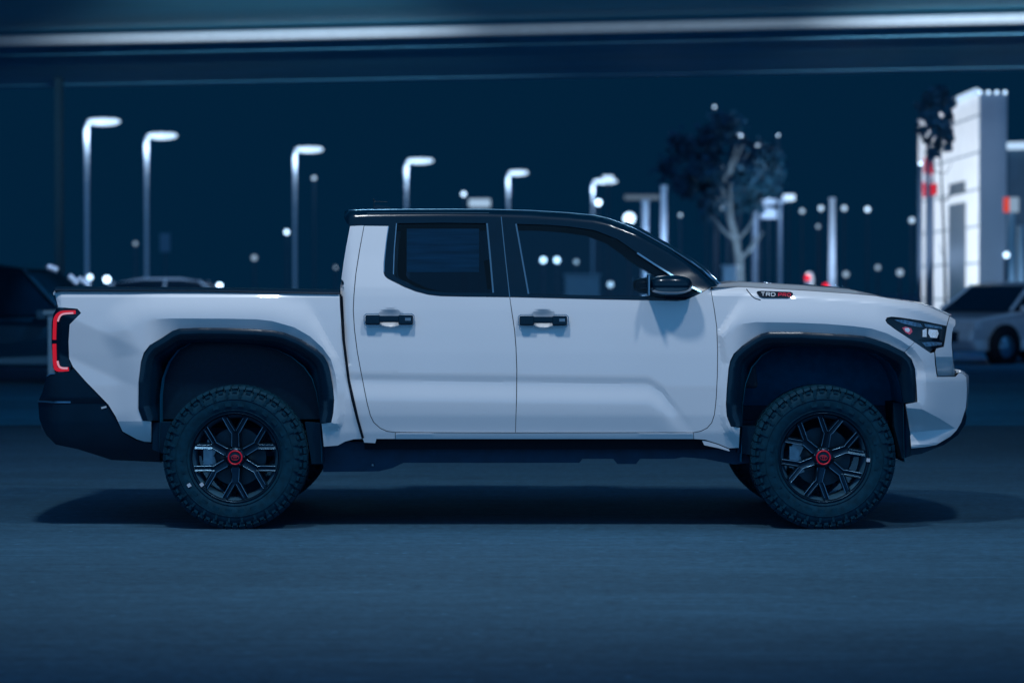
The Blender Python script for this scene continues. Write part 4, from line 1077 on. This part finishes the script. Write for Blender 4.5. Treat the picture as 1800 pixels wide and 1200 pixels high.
# ---- trees
BARK = mat("bark", (.12,.18,.23), .85, noise=.35, nscale=6, bump=.4); LEAF = mat("dark_leaves", (.0003,.055,.115), .7, noise=.3, nscale=3)
def tree(px, pyb, D, h, label, crown, nleaf, leaf=.16, trunk_r=.16, twist=0.0, seed=1, m=BARK):
    b = AT(px, 500, D); rt = empty("leafy_tree", (b.x, b.y, 0)); tag(rt, label, "tree")
    rn = random.Random(seed); m_ = MB()
    base = [(0,0,0)]; n = 9; top = crown[2]
    for i in range(1, n+1):
        t = i/n; base.append((twist*math.sin(t*5.2)*t + crown[0]*.5*t, .1*math.sin(t*4), top*t))
    m_.tube(base, [trunk_r*(1.25-.9*i/n) for i in range(n+1)], 9)
    for k in range(9):
        t = .45+.5*rn.random(); i = int(t*n); p = Vector(base[i]); a = rn.uniform(0, 6.28); L = rn.uniform(.45, .95)*crown[3]
        q = p + Vector((math.cos(a)*L*.7, math.sin(a)*L*.7, L*.7)); mid = (p+q)/2+Vector((0,0,-.1))
        m_.tube([p, mid, q], [trunk_r*.4, trunk_r*.28, trunk_r*.1], 6)
    m_.build("trunk", m, rt)
    m_ = MB(); cx, cy, cz, rx, ry, rz = crown
    cl = []
    for k in range(46):
        while True:
            v = Vector((rn.uniform(-1,1), rn.uniform(-1,1), rn.uniform(-1,1)))
            if .35 < v.length < 1: break
        cl.append((Vector((cx+v.x*rx, cy+v.y*ry, cz+v.z*rz)), rn.uniform(.22,.5)*min(rx,rz)*.55))
    for k in range(nleaf):
        c, r = rn.choice(cl); v = Vector((rn.gauss(0,.5), rn.gauss(0,.5), rn.gauss(0,.5)))*r; p = c+v
        a = Vector((rn.uniform(-1,1), rn.uniform(-1,1), rn.uniform(-1,1))).normalized(); bb = a.cross(Vector((rn.uniform(-1,1), rn.uniform(-1,1), rn.uniform(-1,1)))).normalized()
        s = leaf*rn.uniform(.5,1.2); m_.add([p-a*s, p+bb*s*.55, p+a*s, p-bb*s*.55], [(0,1,2,3)])
    m_.build("crown", LEAF, rt)
    return rt
tree(1296, 500, 74, 6, "leafy tree with a pale twisting lit trunk beyond the windscreen", (-.3, 1.2, 5.2, 1.9, 1.4, 1.5), 4600, .15, .17, .38, 4)
spot("trunk_light", (AT(1296,500,74).x-1.2, AT(1296,500,74).y-3.2, .3), (AT(1296,500,74).x, AT(1296,500,74).y, 1.5), 50, R(30), .1)
tree(1664, 500, 46, 5, "dark tree whose leaf tips overlap the upper left edge of the tower", (-.20, 0, 4.62, .42, .6, .66), 2400, .075, .03, .05, 9, DPOLE)

# ---- parked cars
def car(name, label, loc_, rz, paint, scale=1.0, roofz=1.5, lights=False, lit=None):
    rt = empty(name, loc_, rz); tag(rt, label, "car", "cars parked in the background")
    L = 4.5; Wd = 1.82
    lower = [(-2.25,.45),(-2.22,.80),(-2.1,.95),(-1.3,1.0),(0,.98),(1.1,.97),(2.0,.86),(2.2,.72),(2.26,.45),(2.1,.25),(-2.1,.25)]
    def hull(prof, w0, w1, z0, z1, m, nm, par, n=1):
        m_ = MB(); rows = []
        ww = lambda z: w0+(w1-w0)*(z-z0)/(z1-z0)
        sideN = [Vector((x, -ww(z)/2*(1-.10*max(0,(abs(x)-1.6)/.66)**2), z)) for x, z in prof]; sideF = [Vector((p.x, -p.y, p.z)) for p in sideN]
        k = len(prof); m_.add(sideN+sideF, [list(range(k)), list(range(k, 2*k))[::-1]] + [(i, k+i, k+(i+1) % k, (i+1) % k) for i in range(k)])
        return m_.build(nm, m, par, (0,0,0), bevel=.05, recalc=True)
    body = hull(lower, Wd*.97, Wd, .25, 1.0, paint, "body", rt)
    gh = [(-1.75,.98),(-1.25,roofz-.08),(-.7,roofz),(.1,roofz),(.55,roofz-.06),(1.25,.97)]
    hull(gh, Wd*.93, Wd*.74, .97, roofz, BLK, "glasshouse", rt)
    rf = [(-1.3,roofz-.09),(-.7,roofz+.012),(.1,roofz+.012),(.6,roofz-.07),(.1,roofz-.04),(-.7,roofz-.04)]
    hull(rf, Wd*.78, Wd*.75, roofz-.1, roofz+.02, paint, "roof", rt)
    for sgn in (-1, 1):
        for (xa, xb) in ((-1.72,-1.30),(.50,1.20)):
            m_ = MB(); za, zb = (1.0, roofz-.08) if xa < 0 else (roofz-.06, 1.0)
            m_.tube([(xa, sgn*(Wd*.47 if xa < 0 else Wd*.385), za), (xb, sgn*(Wd*.385 if xa < 0 else Wd*.47), zb)], .035, 6); m_.build("pillar", paint, rt)
        m_ = MB(); m_.tube([(-.28, sgn*Wd*.465, 1.0), (-.22, sgn*Wd*.38, roofz-.02)], .03, 6); m_.build("pillar", paint, rt)
        for x in (-1.38, 1.38):
            m_ = MB(); m_.lathe([(.0,-.03),(.2,-.02),(.205,0)], (x, sgn*.90, .33), n=20); 
            if sgn > 0: m_ = MB(); m_.lathe([(.0,.03),(.2,.02),(.205,0)], (x, sgn*.90, .33), n=20)
            wh = m_.build("wheel", EDGE, rt)
            m_ = MB(); m_.lathe([(.2,.03),(.21,-.01),(.29,-.015),(.33,.02),(.33,.18),(.2,.2)] if sgn < 0 else [(.2,-.03),(.21,.01),(.29,.015),(.33,-.02),(.33,-.18),(.2,-.2)], (x, sgn*.90, .33), n=28); m_.build("tyre", TYRE, wh)
            m_ = MB(); m_.lathe([(.0,-.012),(.39,-.012),(.39,.2)] if sgn < 0 else [(.0,.012),(.39,.012),(.39,-.2)], (x, sgn*.905, .36), n=28); m_.build("wheel_arch", GAPBLK, body)
        m_ = MB(); m_.cbox((2.12, sgn*.66, .72), (.10,.2,.07)); m_.build("headlight", lit or HLD, rt)
        m_ = MB(); m_.cbox((-2.19, sgn*.66, .82), (.05,.2,.07)); m_.build("tail_light", REDR, rt)
        m_ = MB(); m_.cbox((.9, sgn*.98, 1.02), (.07,.09,.06)); m_.build("side_mirror", paint, rt)
    m_ = MB(); m_.box((2.23,-.5,.42),(2.28,.5,.62)); m_.build("grille", TRIM, rt)
    return rt
PALEC = mat('pale_car_paint', (.5,.58,.66), .35, coat=1.0)
SILV = mat("silver_car_paint", (.42,.52,.62), .3, metal=.2, coat=1.0, noise=.05); DRK = mat("dark_car_paint", (.0005,.035,.07), .25, coat=1.0)
p = AT(1752, 511, 46); car("parked_car", "silver hatchback parked at the right edge before the tower", (p.x+.4, p.y, 0), R(180+38), SILV, roofz=1.52)
spot("car_fill_light", (p.x-3, p.y-6, 6.5), (p.x, p.y, .8), 420, R(60), .15)  # added spot without a lamp, lightens the silver car
p = AT(317, 511, 52); car("parked_car", "pale car whose roof shows above the truck bed rail", (p.x, p.y, 0), R(0), PALEC, roofz=1.62)
spot("car_fill_light", (p.x+.5, p.y-1.5, 5.6), (p.x, p.y, 1.5), 330, R(70), .15)  # added spot without a lamp, lightens the pale roof
p = AT(30, 511, 36); car("parked_car", "dark car at the left edge with bright streaks on its sloping screen", (p.x-.15, p.y, 0), R(-8), DRK, roofz=1.74)
lc = [o for o in C.objects if o.parent is None and o.get("label", "").startswith("dark car at the left")][0]
lm = lc.matrix_basis.inverted() if False else (Matrix.Translation(lc.location) @ lc.rotation_euler.to_matrix().to_4x4()).inverted()
for (xa, ya, xb, yb) in ((84,469,101,475),(121,485,137,499),(138,489,158,502)):
    A_ = lm @ AT(xa, ya, 35.0); B_ = lm @ AT(xb, yb, 35.0)
    m_ = MB(); m_.tube([A_, B_], .045, 8); m_.build("screen_glint", PALE, lc)  # pale bars stand in for reflections on the sloping screen
spot("car_fill_light", (p.x+2.4, p.y-3.0, 3.5), (AT(122,487,35).x, AT(122,487,35).y, AT(122,487,35).z), 420, R(20), .15)  # added narrow spot, brightens the pale bars only
p = AT(1452, 511, 80); car("parked_car", "dark car with red tail lamps beyond the hood beside the white post", (p.x, p.y, 0), R(75), DRK, roofz=1.45)
# red globes on posts stand in for rear car lights beyond the hood
for px, label in ((1420, "red and white post standing in for a rear car light, left of the white post"), (1452, "red globe standing in for a tail lamp at the foot of the white post")):
    p = AT(px, 484 if px < 1440 else 499, 62); g = empty("tail_glow_post", (p.x, p.y, 0)); tag(g, label, "marker")
    m_ = MB(); m_.tube([(0,0,0),(0,0,p.z-.15)], .09, 10, r2=.07); m_.build("post", WP, g)
    m_ = MB(); m_.sphere((0,0,p.z-.06), .085, n=10, m=8); m_.build("red_lamp", glow("tail_glow_red", (.75,.01,.03), 1.6), g)
p = AT(1423,478,75); g = empty("bollard", (p.x, p.y, 0)); tag(g, "pale round-topped bollard beyond the hood scoop", "bollard")
m_ = MB(); m_.lathe([(.0005,p.z+.0),(.09,p.z-.03),(.13,p.z-.15),(.13,.0)], (0,0,0), 'Z', 14); m_.build("bollard_body", WP, g)
m_ = MB(); m_.lathe([(.135,p.z-.3),(.138,p.z-.3),(.138,p.z-.2),(.135,p.z-.2)], (0,0,0), 'Z', 14); m_.build("reflector_band", PALE, g)
